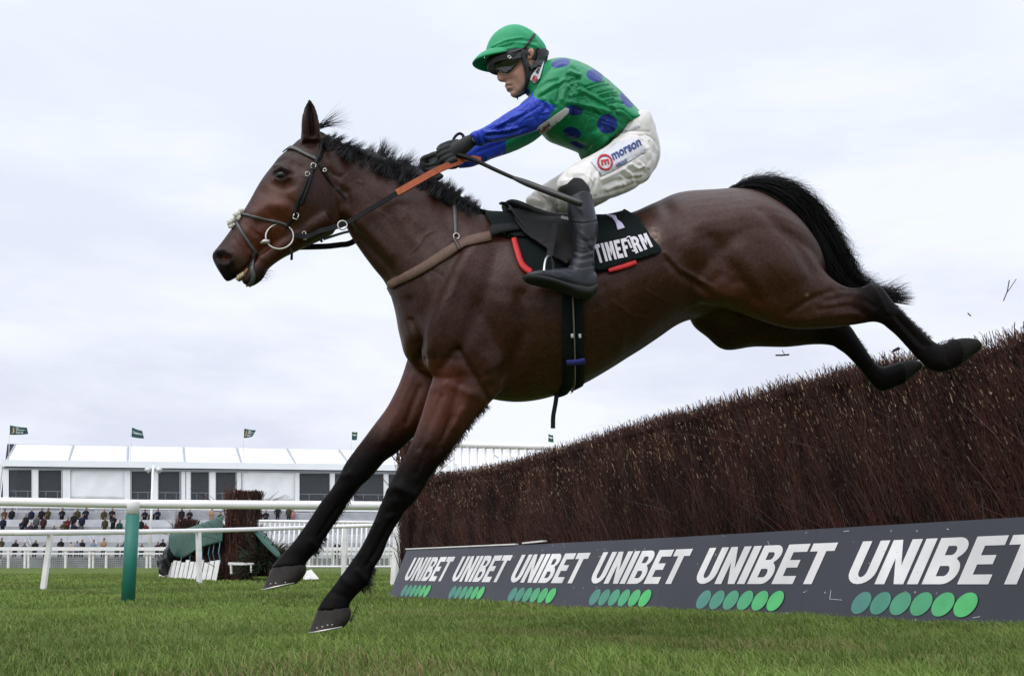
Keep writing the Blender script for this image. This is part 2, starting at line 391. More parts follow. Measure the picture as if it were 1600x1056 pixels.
def twig_block(front, n, seed, s0, s1, htop, zb, depth, tw_r, lean=(.22, .10), pale=.040, end_lean=0.0, Lr=(.30, .35), om=.02):
    """a packed bank of cut birch: dark core plus thousands of separate twigs. front(s,b,z)->point"""
    r = np.random.default_rng(seed); m = MB()
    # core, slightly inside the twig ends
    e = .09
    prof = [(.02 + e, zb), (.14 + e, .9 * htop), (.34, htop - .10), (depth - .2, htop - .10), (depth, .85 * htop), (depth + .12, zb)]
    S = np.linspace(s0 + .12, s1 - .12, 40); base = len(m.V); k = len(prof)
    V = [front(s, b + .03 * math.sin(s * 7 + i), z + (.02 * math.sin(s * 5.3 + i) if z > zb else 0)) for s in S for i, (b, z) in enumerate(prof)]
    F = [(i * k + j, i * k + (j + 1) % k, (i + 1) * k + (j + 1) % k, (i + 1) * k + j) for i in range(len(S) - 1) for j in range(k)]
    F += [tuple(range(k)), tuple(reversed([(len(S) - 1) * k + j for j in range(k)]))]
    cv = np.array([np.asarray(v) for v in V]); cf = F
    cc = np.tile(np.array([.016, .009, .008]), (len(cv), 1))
    def lay(N, kind):
        s = s0 + (s1 - s0) * r.random(N); top = htop * (1 + .012 * np.sin(s * 3.1) + .010 * np.sin(s * 9.7 + 1))
        L = Lr[0] + Lr[1] * r.random(N)
        if kind == 'face':
            z = zb - .1 + (top - zb - .12) * r.random(N); b = .02 + .16 * (z / htop) + .10 * r.random(N)
            L = np.minimum(L, top - z + .06 * r.random(N))
        elif kind == 'top':
            b = .16 + (depth - .05) * r.random(N) ** 1.5; z = top - L + .05 * r.random(N) - .13 * np.clip(.34 - b, 0, 1)
        else:
            L *= .9; z = zb + (top - zb - .25) * r.random(N); b = .02 + depth * r.random(N) ** 1.5; s = s0 - .16 * (z / htop) ** 1.5 + .14 * r.random(N)
        bs = np.floor(s / .13 + .35 * np.sin(z * 9 + s)) ; bz = np.floor(z / .30 + .5 * np.sin(s * 4)); bid = (bs * 57 + bz * 131) % 997
        hsh = lambda k: np.modf(np.abs(np.sin(bid * k + k) * 4375.85))[0]
        bun = hsh(12.9898) - .5; bun2 = hsh(78.233) - .5; bun3 = hsh(39.425)
        ln = lean[0] + lean[1] * r.standard_normal(N) + lean[1] * 1.3 * bun; out = om + .06 * r.standard_normal(N) + .09 * bun2
        P = np.empty((N, 4, 3))
        bend = .10 * r.standard_normal((N, 2)); wild = r.random(N) < .03
        if kind == 'end' and end_lean: ln += end_lean * r.random(N)
        ln[wild] += .9 * r.standard_normal(wild.sum()); out[wild] += np.abs(.25 * r.standard_normal(wild.sum()))
        for i in range(4):
            t = i / 3.0
            ss = s - L * (ln * t + bend[:, 0] * t * t); bb = b - L * (out * t + bend[:, 1] * t * t * .5) + .03 * t; zz = z + L * t * (1 - .1 * np.abs(ln) * t)
            P[:, i] = np.array([front(a, c, d) for a, c, d in zip(ss, bb, zz)])
        R = tw_r * (.55 + .9 * r.random(N)); V, F = strands(P, R, tip=.45)
        hue = r.random(N); C = np.stack([.026 + .078 * hue ** 2.2, .0125 + .036 * hue ** 2.2, .0105 + .026 * hue ** 2.2], -1)
        red = r.random(N) < .18; C[red] = np.array([.085, .026, .018]) * (.5 + .9 * r.random((red.sum(), 1)))
        grey = r.random(N) < .10; C[grey] = np.array([.085, .068, .062]) * (.5 + .9 * r.random((grey.sum(), 1)))
        C = C * np.array([1.08, 1.0, .95]) * (.34 + 1.12 * bun3)[:, None]; C = np.repeat(C, 12, 0)
        return V, F, C
    parts = [(cv, cf, cc)]
    for kind, share in (('face', .60), ('top', .30), ('end', .10)):
        V, F, C = lay(int(n * share), kind); parts.append((V, F, C))
    # cut ends: short pale stubs, thickest near the top
    N = int(n * pale); s = s0 + (s1 - s0) * r.random(N); z = zb + (htop - zb) * (1 - r.random(N) ** 2.3 * .95); b = .0 + .16 * z / htop + .02 * r.random(N)
    b = np.where(z > htop - .1, .1 + .3 * r.random(N), b); L = .010 + .030 * r.random(N) ** 2
    P = np.empty((N, 2, 3))
    for i in range(2): P[:, i] = np.array([front(a - l * .3 * i, c - .004 * i, d + l * i) for a, c, d, l in zip(s, b, z, L)])
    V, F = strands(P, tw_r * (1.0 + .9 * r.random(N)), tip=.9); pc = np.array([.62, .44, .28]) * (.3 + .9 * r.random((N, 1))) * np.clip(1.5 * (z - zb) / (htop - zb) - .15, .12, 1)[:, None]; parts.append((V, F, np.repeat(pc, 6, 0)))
    return parts
def merge_parts(name, parts):
    q, o = [], 0; Va, Ca = [], []
    for V, F, C in parts:
        for f in (F.tolist() if isinstance(F, np.ndarray) else F): 
            if len(f) == 4: q.append([i + o for i in f])
            else:
                for i in range(1, len(f) - 1, 2): q.append([f[0] + o, f[i] + o, f[i + 1] + o, f[min(i + 2, len(f) - 1)] + o]) if i + 2 < len(f) else None
        o += len(V); Va.append(V); Ca.append(C)
    me = mesh_np(name, np.vstack(Va), np.array(q)); vcol(me, np.vstack(Ca)); return me
parts = twig_block(fph, 125000, 3, -.10, 8.2, HTOP, .47, 1.0, .0019, lean=(.22, .15), end_lean=.45, Lr=(.11, .26), om=.13)
_r = np.random.default_rng(19); _n = 5200; _s = -.1 + 8.3 * _r.random(_n); _b = .10 + .5 * _r.random(_n) ** 1.4; _l = .05 + .09 * _r.random(_n)
_P = np.empty((_n, 3, 3)); _ln = .25 + .35 * _r.standard_normal(_n); _o = .15 * _r.standard_normal(_n)
for _i in range(3):
    _t = _i / 2; _P[:, _i] = np.array([fph(a - l * k * _t, c - l * o * _t, HTOP - .05 - .16 * max(0, .26 - c) + l * _t) for a, c, l, k, o in zip(_s, _b, _l, _ln, _o)])
_V, _F = strands(_P, .0026 * (.7 + .8 * _r.random(_n)), tip=.6); _c = np.array([.050, .020, .016]) * (.4 + 1.3 * _r.random((_n, 1))); parts.append((_V, _F, np.repeat(_c, 9, 0)))
fence_root = empty('birch_fence', fp(4, .6, 0), 'tall dark brown birch twig steeplechase fence behind the long sponsor board', 'jump fence')
link('brush', merge_parts('brush', parts), M_birch, fence_root, smooth=False)
# timber frame low behind the board
m = MB(); m.beam(fp(0, .40, .30), fp(8.2, .40, .30), .06, .42); m.beam(fp(0, 1.1, .25), fp(8.2, 1.1, .25), .06, .4)
for s in (.2, 1.2, 2.7, 4.2, 5.7, 7.2): m.beam(fp(s, .55, -.05), fp(s, .55, .75), .09, .09)
M_wood = mat('old_timber', (.10, .07, .05), rough=.8, noise=(12, .3)); m.build('timber_frame', M_wood, fence_root)

# board: a sloping panel with lettering
M_board = bpy.data.materials.new('board_paint'); M_board.use_nodes = True
def board_nodes(mt, base, scuff):
    nt = mt.node_tree; L = nt.links.new; b = nt.nodes['Principled BSDF']; tc = nt.nodes.new('ShaderNodeTexCoord')
    vo = nt.nodes.new('ShaderNodeTexVoronoi'); vo.inputs['Scale'].default_value = 17; L(tc.outputs['Object'], vo.inputs['Vector'])
    nz = nt.nodes.new('ShaderNodeTexNoise'); nz.inputs['Scale'].default_value = 2.2; nz.inputs['Detail'].default_value = 8; L(tc.outputs['Object'], nz.inputs['Vector'])
    n2 = nt.nodes.new('ShaderNodeTexNoise'); n2.inputs['Scale'].default_value = 60; n2.inputs['Detail'].default_value = 3; L(tc.outputs['Object'], n2.inputs['Vector'])
    # scattered chips: close to a cell centre, where a broad noise allows it
    lt = nt.nodes.new('ShaderNodeMath'); lt.operation = 'LESS_THAN'; lt.inputs[1].default_value = .10; L(vo.outputs['Distance'], lt.inputs[0])
    gt = nt.nodes.new('ShaderNodeMath'); gt.operation = 'GREATER_THAN'; gt.inputs[1].default_value = .52; L(nz.outputs['Fac'], gt.inputs[0])
    mu = nt.nodes.new('ShaderNodeMath'); mu.operation = 'MULTIPLY'; L(lt.outputs[0], mu.inputs[0]); L(gt.outputs[0], mu.inputs[1])
    m2 = nt.nodes.new('ShaderNodeMath'); m2.operation = 'MULTIPLY'; L(mu.outputs[0], m2.inputs[0]); L(n2.outputs['Fac'], m2.inputs[1])
    r = nt.nodes.new('ShaderNodeValToRGB'); e = r.color_ramp.elements
    e[0].position = .35; e[0].color = (*[c * .82 for c in base], 1); e[1].position = .7; e[1].color = (*[c * 1.2 for c in base], 1); L(nz.outputs['Fac'], r.inputs['Fac'])
    mx = nt.nodes.new('ShaderNodeMixRGB'); L(m2.outputs[0], mx.inputs['Fac']); L(r.outputs[0], mx.inputs['Color1']); mx.inputs['Color2'].default_value = (*scuff, 1)
    L(mx.outputs[0], b.inputs['Base Color']); b.inputs['Roughness'].default_value = .42
    bp = nt.nodes.new('ShaderNodeBump'); bp.inputs['Strength'].default_value = .15; bp.inputs['Distance'].default_value = .01; L(nz.outputs['Fac'], bp.inputs['Height']); L(bp.outputs[0], b.inputs['Normal'])
board_nodes(M_board, (.020, .021, .031), (.5, .5, .5))
M_letter = bpy.data.materials.new('letter_paint'); M_letter.use_nodes = True; board_nodes(M_letter, (.68, .655, .64), (.30, .28, .28))
BH, BB = .545, .22                              # board top height and set-back
bn = np.cross(FD, (-FN * BB + UPV * BH)); bn /= np.linalg.norm(bn)
if bn[1] > 0: bn = -bn
def bp_(s, t, lift=0.0):                         # point on the board: t 0 at the foot, 1 at the top edge
    P = FQ + FD * s - FN * (BB * t) + UPV * (BH * t)
    return P + UPV * float(gz(P[0], P[1])) * 0.6 + bn * lift
def on_board(px, py):
    d = ray(px, py); n = bn; P0 = FQ
    k = np.dot(P0 - CAM, n) / np.dot(d, n); P = CAM + d * k; q = P - FQ
    return float(np.dot(q, FD)), float(q[2] / BH)
board_root = empty('sponsor_board', bp_(3.5, 0), 'long dark slate sponsor board lettered UNIBET along the foot of the birch fence', 'advertising board')
edges = [0.0, 2.44, 4.88, 6.3, 8.74]
for a, b in zip(edges[:-1], edges[1:]):
    m = MB(); V = []
    for s in (a + .0006, b - .0006):
        for t in (-.06, 1.0):
            for l in (0, -.018): V.append(bp_(s, t, l))
    m.add(V, [(0, 2, 6, 4), (1, 5, 7, 3), (0, 1, 3, 2), (4, 6, 7, 5), (2, 3, 7, 6), (0, 4, 5, 1)])
    o = m.build('board_panel', M_board, board_root)
M_dots = []
for i, c in enumerate([(.052, .205, .155), (.052, .225, .15), (.052, .255, .14), (.055, .305, .135), (.06, .365, .125), (.065, .425, .12)]):
    M_dots.append(mat('dot_green', c, rough=.45, noise=(9, .12, 6)))
wordV, wordF, wordW = word2d('UNIBET', gap=.075, w=.62, t=.215)
def board_text(name, x0, x1, yb, yt, shear):
    s0, _ = on_board(x0, yb); s1, _ = on_board(x1, yb)
    return s0, s1
WORDS = [(629, 913, 700, 884), (702, 916, 790, 885), (793, 916, 905, 884), (919, 914, 1050, 880), (1083, 913, 1265, 862)]
PITCH_W = None
sw = []
for x0, yb, x1, yt in WORDS: sw.append(on_board(x0, yb)[0])
sw.append(on_board(1321, 905)[0])
print('word starts along the board', [round(v, 2) for v in sw])
LH0, LH1 = .37, .83                             # letter band (fraction of the slope)
slope_len = math.hypot(BB, BH); lh = (LH1 - LH0) * slope_len
wl = .72                                        # word length (m)
for i in range(len(sw)):
    s0 = sw[i]; nxt = sw[i + 1] if i + 1 < len(sw) else s0 + (sw[-1] - sw[-2]); wl_i = (nxt - s0) * .86
    V3 = [bp_(s0 + x / wordW * wl_i + y * lh * .30, LH0 + y * (LH1 - LH0), .0025) for x, y in wordV]
    me = mesh_np('lettering', V3, wordF); link('lettering', me, M_letter, board_root, smooth=False)
    # row of six overlapping discs under the word
    dr = wl_i * .055
    for k in range(6):
        cx = s0 + .02 + wl_i * (.115 + .1165 * k); ct = .175; V, F = [], []
        ring = [(dr * math.cos(a) , .116 * math.sin(a)) for a in np.linspace(0, 2 * math.pi, 28, endpoint=False)]
        V = [bp_(cx + x + (y * slope_len) * .30, ct + y, .0024 + .0006 * k) for x, y in ring]
        o = link('disc', mesh_np('disc', V, [tuple(range(28))]), M_dots[k], board_root, smooth=False)
# scrapes where the paint is gone
M_scrape = mat('bare_scrape', (.5, .5, .5), rough=.7, noise=(90, .5))
def scrape(pts, w):
    q = [on_board(x, y) for x, y in pts]; m = MB()
    for (s0, t0), (s1, t1) in zip(q[:-1], q[1:]): m.beam(bp_(s0, t0, .001), bp_(s1, t1, .001), w * .6, .0025, up=bn)
    m.build('scrape', M_scrape, board_root)
for pts, w in (([(1299, 921), (1297, 935)], .004), ([(1297, 935.5), (1316, 937)], .004), ([(1128, 962), (1134, 960)], .010), ([(1256, 925), (1259, 924)], .006), ([(1200, 845), (1203, 852)], .004), ([(1480, 826), (1483, 827)], .006), ([(1319, 830), (1327, 829)], .006), ([(1520, 965), (1532, 963)], .005), ([(1463, 909), (1467, 910)], .005), ([(1010, 948), (1018, 949)], .006), ([(862, 930), (868, 929)], .007), ([(935, 870), (947, 868)], .005), ([(1404, 960), (1409, 958)], .006), ([(1228, 958), (1232, 957)], .006)): scrape(pts, w)
# pale edging strip where the board is fixed to the fence
m = MB(); m.beam(bp_(-.02, 1.0, -.006) + UPV * .012, bp_(2.5, 1.0, -.006) + UPV * .012, .03, .012); m.beam(bp_(2.62, 1.0, -.01) + UPV * .02, bp_(3.0, 1.0, -.01) + UPV * .03, .04, .014)
m.build('edge_strip', M_white_old, board_root)

# ------------------------------------------------------------------ running rails
def rail_tube(m, pts, r, n=16): V, F = tube(pts, r, n); m.add(V, F)
# near running rail and its padded post
base = on_ground(200, 941); Yp = base[1]
top = at(208.5, 786, Yp)
rail_root = empty('running_rail', base, 'nearest white running rail, thick tube on the green padded post', 'rail')
P = [at(-900, 776, Yp + .9), at(-160, 782.5, Yp + .35), at(0, 783.5, Yp + .2), at(208, 787, Yp + .13), at(420, 788.5, Yp + .2), at(625, 790, Yp + .45)]
P = cr(P, 8)
m = MB(); rail_tube(m, [Vector(p) for p in P], .043); m.build('rail', M_white, rail_root, smooth=True)
m = MB(); V, F = tube([base - UPV * .05, base + (top - base) * .88], .064, 24); m.add(V, F); m.build('post_padding', M_green_pad, rail_root, smooth=True)
m = MB(); b1 = base + (top - base) * .885; V, F = tube([b1, base + (top - base) * 1.005, base + (top - base) * 1.02], [.061, .061, .056], 24); m.add(V, F); m.build('post_cap', M_white, rail_root, smooth=True)
# second rail beyond it, on thin leaning posts
r2 = empty('running_rail', on_ground(67, 921), 'slimmer white running rail on leaning posts behind the green post', 'rail')
posts = [((67, 921), (79, 838), .035), ((312, 912), (310, 833), .042), ((536, 906), (540, 827), .045), ((615, 915), (621, 825), .05)]
tops = []
for (bx, by), (tx, ty), w in posts:
    b = on_ground(bx, by); t = at(tx, ty - 2, b[1] + .05); tops.append((t, b))
    m = MB(); m.beam(b - UPV * .05, t, w * 2, w * 1.5); m.build('post', M_white_old, r2)
Ypts = [(-900, 842, tops[0][0][1] + 1.0), (-140, 834, tops[0][0][1] + .3), (0, 832, tops[0][0][1] + .1), (79, 832, tops[0][0][1]), (310, 829, tops[1][0][1]), (540, 822, tops[2][0][1]), (650, 819, tops[3][0][1])]
P = cr([at(*q) for q in Ypts], 8); m = MB(); rail_tube(m, [Vector(p) for p in P], .042); m.build('rail', M_white, r2, smooth=True)
# fence wing post beside the board end
bpost = on_ground(640, 900, 6, 30)

# white picket wings either side of the fence ends
def picket_wing(label, xa, xb, ytop, ybot, Ya, Yb, step, r, extra=None):
    root = empty('picket_wing', at((xa + xb) / 2, ybot, (Ya + Yb) / 2), label, 'wing rail')
    A, B = at(xa, ytop[0], Ya), at(xb, ytop[1], Yb); A2, B2 = at(xa, ybot, Ya), at(xb, ybot, Yb)
    m = MB(); rail_tube(m, [A, B], r * 1.5, 10); m.build('top_rail', M_white, root, True)
    m = MB(); rail_tube(m, [A2 + UPV * .1, B2 + UPV * .1], r * 1.2, 8); m.build('bottom_rail', M_white, root, True)
    n = max(2, int(np.linalg.norm(B - A) / step))
    for i in range(n + 1):
        t = i / n; p = A + (B - A) * t; q = A2 + (B2 - A2) * t; q = np.array([p[0], p[1], q[2]])
        m = MB(); rail_tube(m, [q, p - UPV * r], r, 8); m.build('picket', M_white, root, True)
    return root
picket_wing('tall white picket wing showing above the birch fence', 684, 905, (694, 700), 905, 15.5, 14.0, .150, .030)
picket_wing('long low white picket wing between the horse forelegs and the grandstand', 352, 660, (813, 817), 889, 40, 42, .185, .035)

# ------------------------------------------------------------------ second fence on the far side of the course
def f2front(Pa, Pb):
    Pa, Pb = np.array(Pa), np.array(Pb); d = (Pb - Pa); Lh = np.linalg.norm(d[:2]); d = d / Lh; n = np.array([d[1], -d[0], 0.0])
    if n[1] > 0: n = -n
    return Lh, (lambda s, b, z: Pa + d * s - n * b + UPV * z)
Y2 = on_ground(350, 908)[1]; gA = on_ground(263, 900); gB = on_ground(356, 908)
gA = np.array([at(263, 890, Y2 + 5.5)[0], Y2 + 5.5, float(gz(0, Y2 + 5.5))]); gB = np.array([at(356, 900, Y2)[0], Y2, float(gz(0, Y2))])
L2, f2 = f2front(gA, gB)
fence2 = empty('birch_fence', (gA + gB) / 2, 'low distant birch fence under a green cover, brush column at its end', 'jump fence')
zc = lambda py, Y: float(at(375, py, Y)[2] - gz(0, Y))
link('brush', merge_parts('brush', twig_block(f2, 2600, 11, 0, L2, zc(818, Y2), .1, .8, .008, pale=.01)), M_birch, fence2, False)
# end columns
def column(px0, px1, py_top, Y, n, seed):
    x0, x1 = at(px0, 850, Y)[0], at(px1, 850, Y)[0]; g = float(gz(0, Y)); A = np.array([x0, Y, g]); B = np.array([x1, Y, g]); l, f = f2front(A, B)
    return merge_parts('brush_column', twig_block(f, n, seed, 0, l, at(px0, py_top, Y)[2] - g, .05, .45, .007, lean=(.0, .07), pale=.01))
link('brush_column', column(353, 396, 768, Y2 - .1, 2600, 12), M_birch, fence2, False)
link('brush_column', column(272, 299, 812, Y2 + 6, 1200, 13), M_birch, fence2, False)
link('brush_column', column(628, 650, 690, 13.6, 1500, 14), M_birch, fence_root, False)
# white slats along the foot
for i in range(13):
    t0, t1 = i / 13, (i + .86) / 13; p = gA + (gB - gA) * t0; q = gA + (gB - gA) * t1
    hh = (.40 + .03 * math.sin(i * 2.3)); off = np.array([-.1, -.42, 0])
    m = MB(); m.add([p + off, q + off, q + off * .75 + UPV * hh, p + off * .75 + UPV * hh, p + off + np.array([0, .03, 0]), q + off + np.array([0, .03, 0]), q + off * .75 + UPV * hh + np.array([0, .03, 0]), p + off * .75 + UPV * hh + np.array([0, .03, 0])],
        [(0, 1, 2, 3), (7, 6, 5, 4), (0, 4, 5, 1), (1, 5, 6, 2), (2, 6, 7, 3), (3, 7, 4, 0)]); m.build('slat', M_white_old, fence2)
m = MB(); Yf = Y2 - .62
m.beam(at(357, 880, Yf), at(397, 881, Yf), .05, .05); m.beam(at(361, 880, Yf), at(362, 896, Yf), .1, .03); m.beam(at(393, 881, Yf), at(393, 894, Yf), .1, .03); m.build('foot_frame', M_white_old, fence2)
# green covers
M_cover = mat('green_cover', (.007, .066, .045), rough=.6, noise=(3, .15), bump=(6, .25, .05))
def sheet(name, rows, mt, parent=None, thick=.02):
    R = [cr(np.array(r, float), 5) for r in rows]; G = cr(np.array([r.ravel() for r in R]), 4).reshape(-1, len(R[0]), 3); a, b, _ = G.shape
    idx = np.arange(a * b).reshape(a, b); F = np.stack([idx[:-1, :-1], idx[:-1, 1:], idx[1:, 1:], idx[1:, :-1]], -1).reshape(-1, 4)
    o = link(name, mesh_np(name, G.reshape(-1, 3), F), mt, parent); md = o.modifiers.new('thickness', 'SOLIDIFY'); md.thickness = thick; return o
rows = [[at(268, 834, Y2 + 6.4), at(300, 824, Y2 + 4), at(325, 815, Y2 + 2), at(349, 806, Y2 + .75)],
        [at(265, 838, Y2 + 5.6), at(297, 828, Y2 + 3.2), at(323, 818, Y2 + 1.3), at(348, 809, Y2 + .05)],
        [at(264.5, 855, Y2 + 5.3), at(295, 848, Y2 + 3.0), at(322, 838, Y2 + 1.1), at(348, 828, Y2 - .15)],
        [at(265, 869, Y2 + 5.1), at(287, 871, Y2 + 3.4), at(313, 856, Y2 + 1.4), at(347.5, 846, Y2 - .25)]]
cov = sheet('fence_cover', rows, M_cover); props(cov, 'green tarpaulin draped over the low distant birch fence, with ragged lower edge', 'tarpaulin')
m = MB()
for (x, ya, yb) in ((285, 868, 884), (299, 862, 881), (318, 853, 880), (328, 850, 880), (335, 849, 878), (344, 846, 880)):
    t = (348 - x) / 80; Y = Y2 - .4 + t * 5.0
    V, F = tube([at(x, ya, Y), at(x - 2.5, (ya + yb) / 2, Y - .05), at(x + 1, yb, Y)], .012, 5); m.add(V, F)
M_rope = mat('blue_rope', (.08, .22, .30), rough=.7); m.build('tie_rope', M_rope, cov)
rows = [[at(400, 824, Y2 + .3), at(416, 838, Y2 + .2), at(434, 858, Y2 + .1)], [at(396, 826, Y2 - .6), at(414, 846, Y2 - .7), at(437, 869, Y2 - .8)], [at(395, 829, Y2 - .7), at(412, 851, Y2 - .85), at(434, 872, Y2 - .9)]]
props(sheet('fence_cover', rows, M_cover), 'green tarpaulin sloping down on the right of the brush column', 'tarpaulin')
# fir brush under the right cover
def fluff(name, cx, cy, cz, rx, ry, rz, n, L, r, cols, seed, label=None, cat=None):
    q = np.random.default_rng(seed); d = q.standard_normal((n, 3)); d /= np.linalg.norm(d, axis=1, keepdims=True); d[:, 2] = np.abs(d[:, 2]) * .9 - .25 * (q.random(n) < .4)
    p0 = np.array([cx, cy, cz]) + d * np.array([rx, ry, rz]) * (.35 + .6 * q.random((n, 1))); dirs = d + .5 * q.standard_normal((n, 3)); dirs[:, 2] -= .1
    P = np.stack([p0, p0 + dirs * L * .5, p0 + dirs * L + np.array([0, 0, -.15 * L])], 1); V, F = strands(P, np.full(n, r), tip=.4)
    C = np.array(cols)[q.integers(0, len(cols), n)] * (.6 + .8 * q.random((n, 1))); me = mesh_np(name, V, F); vcol(me, np.repeat(C, 9, 0))
    o = link(name, me, M_birch, None, False); props(o, label, cat); return o
c = at(415, 880, Y2 - .1); fluff('brush_pile', c[0], c[1], c[2] - .05, .42, .5, .42, 1700, .22, .010, [(.03, .06, .035), (.05, .09, .05), (.05, .02, .014), (.03, .014, .01)], 5, 'heap of fir and birch brush on the right of the brush column', 'brushwood')
c = at(259, 884, Y2 + 4.2); 
def lump(name, c, rad, col, label, cat, seed):
    q = np.random.default_rng(seed); bm = bmesh.new(); bmesh.ops.create_icosphere(bm, subdivisions=4, radius=1)
    for v in bm.verts:
        k = 1 + .18 * math.sin(4 * v.co.x + 5 * v.co.z + seed) + .12 * math.sin(9 * v.co.y + 7 * v.co.z) + .05 * math.sin(21 * v.co.x + 17 * v.co.z)
        v.co = Vector((v.co.x * rad[0] * k + c[0], v.co.y * rad[1] * k + c[1], max(-.5, v.co.z) * rad[2] * k + c[2]))
    me = bpy.data.meshes.new(name); bm.to_mesh(me); bm.free(); o = link(name, me, mat(name + '_sheeting', col, rough=.45, noise=(8, .3)), None); props(o, label, cat); return o
lump('black_sack', c, (.16, .3, .36), (.012, .012, .014), 'crumpled black sack at the far end of the low covered fence', 'sack', 3)
# white corner of a take-off board behind the raised hoof
p = on_ground(488, 906); m = MB(); Yw = p[1]
m.add([at(474, 906, Yw), at(499, 904, Yw - .1), at(486, 889, Yw + .25), at(474, 893, Yw + .4), at(474, 907, Yw + .5), at(499, 905, Yw + .4)], [(0, 1, 2, 3), (0, 4, 5, 1), (1, 5, 2), (0, 3, 4), (3, 2, 5, 4)])
props(m.build('guard_board', M_white_old), 'small white board end lying on the turf behind the raised front hoof', 'board')

# ------------------------------------------------------------------ grandstand terraces and the long marquee on top
M_pvc = mat('white_pvc', (.80, .80, .815), rough=.5, noise=(.8, .05), bump=(1.2, .35, .15, (1, 1, .4)))
M_roof = mat('white_roof_sheet', (.82, .83, .85), rough=.4, noise=(.5, .03))
M_alu = mat('aluminium', (.55, .56, .57), rough=.4, metal=.3)
M_seam = mat('grey_seam', (.33, .34, .37), rough=.5)
M_conc = mat('pale_concrete', (.50, .50, .52), rough=.8, noise=(1.5, .12))
M_conc2 = mat('grey_concrete', (.33, .335, .35), rough=.85, noise=(1.5, .15))
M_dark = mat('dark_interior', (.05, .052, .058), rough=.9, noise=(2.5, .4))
def glass_mat():
    m = bpy.data.materials.new('window_glass'); m.use_nodes = True; nt = m.node_tree; b = nt.nodes['Principled BSDF']
    b.inputs['Base Color'].default_value = (.13, .14, .155, 1); b.inputs['Roughness'].default_value = .08
    tr = nt.nodes.new('ShaderNodeBsdfTransparent'); ms = nt.nodes.new('ShaderNodeMixShader'); ms.inputs['Fac'].default_value = .35
    tr.inputs['Color'].default_value = (.8, .83, .85, 1)
    nt.links.new(tr.outputs[0], ms.inputs[1]); nt.links.new(b.outputs[0], ms.inputs[2]); nt.links.new(ms.outputs[0], nt.nodes['Material Output'].inputs['Surface']); return m
M_glass = glass_mat()
def YS(px): return 97.0 + 6.0 * px / 600.0          # the stand recedes slightly to the right
def sp(px, py, dy=0.0): return at(px, py, YS(px) + dy)
eave_y = lambda px: 719.0 + .012 * px
XE = 1010
mq = empty('marquee', sp(300, 790, 4), 'long white marquee with a pitched roof and glazed bays above the terraces', 'marquee')
seams = [(9, 24), (107, 115), (199.5, 200.5), (289, 287), (378, 370.5), (463.5, 449), (548.5, 530), (632, 609), (716, 688), (800, 767), (884, 846), (968, 925)]
ridge_y = lambda x: 693.5 + .017 * x
def solid(name, V, F, mt, parent, smooth=False):
    return link(name, mesh_np(name, V, F), mt, parent, smooth)
for i in range(len(seams) - 1):
    (e0, r0), (e1, r1) = seams[i], seams[i + 1]; sag = .0
    ev0, ev1 = sp(e0, eave_y(e0) + 1, -.2), sp(e1, eave_y(e1) + 1, -.2); rd0, rd1 = sp(r0, ridge_y(r0), 5.5), sp(r1, ridge_y(r1), 5.5)
    # sheet between two frames, sagging a little
    n1, n2 = 6, 5; V = []
    for a in range(n1 + 1):
        for b in range(n2 + 1):
            t, u = a / n1, b / n2; p = (ev0 * (1 - t) + ev1 * t) * (1 - u) + (rd0 * (1 - t) + rd1 * t) * u
            V.append(p - UPV * .10 * math.sin(math.pi * t) * math.sin(math.pi * min(1, u + .0)))
    F = [(a * (n2 + 1) + b, (a + 1) * (n2 + 1) + b, (a + 1) * (n2 + 1) + b + 1, a * (n2 + 1) + b + 1) for a in range(n1) for b in range(n2)]
    o = solid('roof_sheet', V, F, M_roof, mq, True); md = o.modifiers.new('thickness', 'SOLIDIFY'); md.thickness = .03
for e, r in seams:
    m = MB(); m.beam(sp(e, eave_y(e) + 2, -.32), sp(r, ridge_y(r), 5.35), .11, .10); m.build('roof_frame', M_seam, mq)
a, b = sp(3, eave_y(3) + 4, -.35), sp(XE, eave_y(XE) + 4, -.35)
m = MB(); m.beam(a, b, .22, .62); m.build('eave_band', M_roof, mq)
m = MB(); m.beam(a - UPV * .46 + np.array([0, .3, 0]), b - UPV * .46 + np.array([0, .3, 0]), .12, .16); m.build('gutter', M_seam, mq)
# back of the marquee and floor so the bays have depth
m = MB(); bk0, bk1 = sp(6, 740, 6), sp(XE, 740, 6); 
def quad_prism(A, B, z0, z1, th, nrm=(0, 1, 0)):
    A, B, n = np.array(A), np.array(B), np.array(nrm) * th; a0, b0 = A.copy(), B.copy(); a0[2] = z0; b0[2] = z0; a1, b1 = A.copy(), B.copy(); a1[2] = z1; b1[2] = z1
    return [a0, b0, b1, a1, a0 + n, b0 + n, b1 + n, a1 + n], [(0, 1, 2, 3), (7, 6, 5, 4), (0, 4, 5, 1), (1, 5, 6, 2), (2, 6, 7, 3), (3, 7, 4, 0)]
zf = float(sp(300, 790)[2]); ze = float(sp(300, 738)[2])
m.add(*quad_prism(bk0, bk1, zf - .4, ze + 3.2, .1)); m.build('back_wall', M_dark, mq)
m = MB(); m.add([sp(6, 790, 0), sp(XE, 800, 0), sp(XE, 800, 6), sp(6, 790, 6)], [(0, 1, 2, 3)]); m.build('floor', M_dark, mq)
m = MB(); m.add([sp(6, 724, .1) , sp(XE, 738, .1), sp(XE, 743, 6), sp(6, 726, 6)], [(0, 1, 2, 3)]); m.build('ceiling', M_dark, mq)
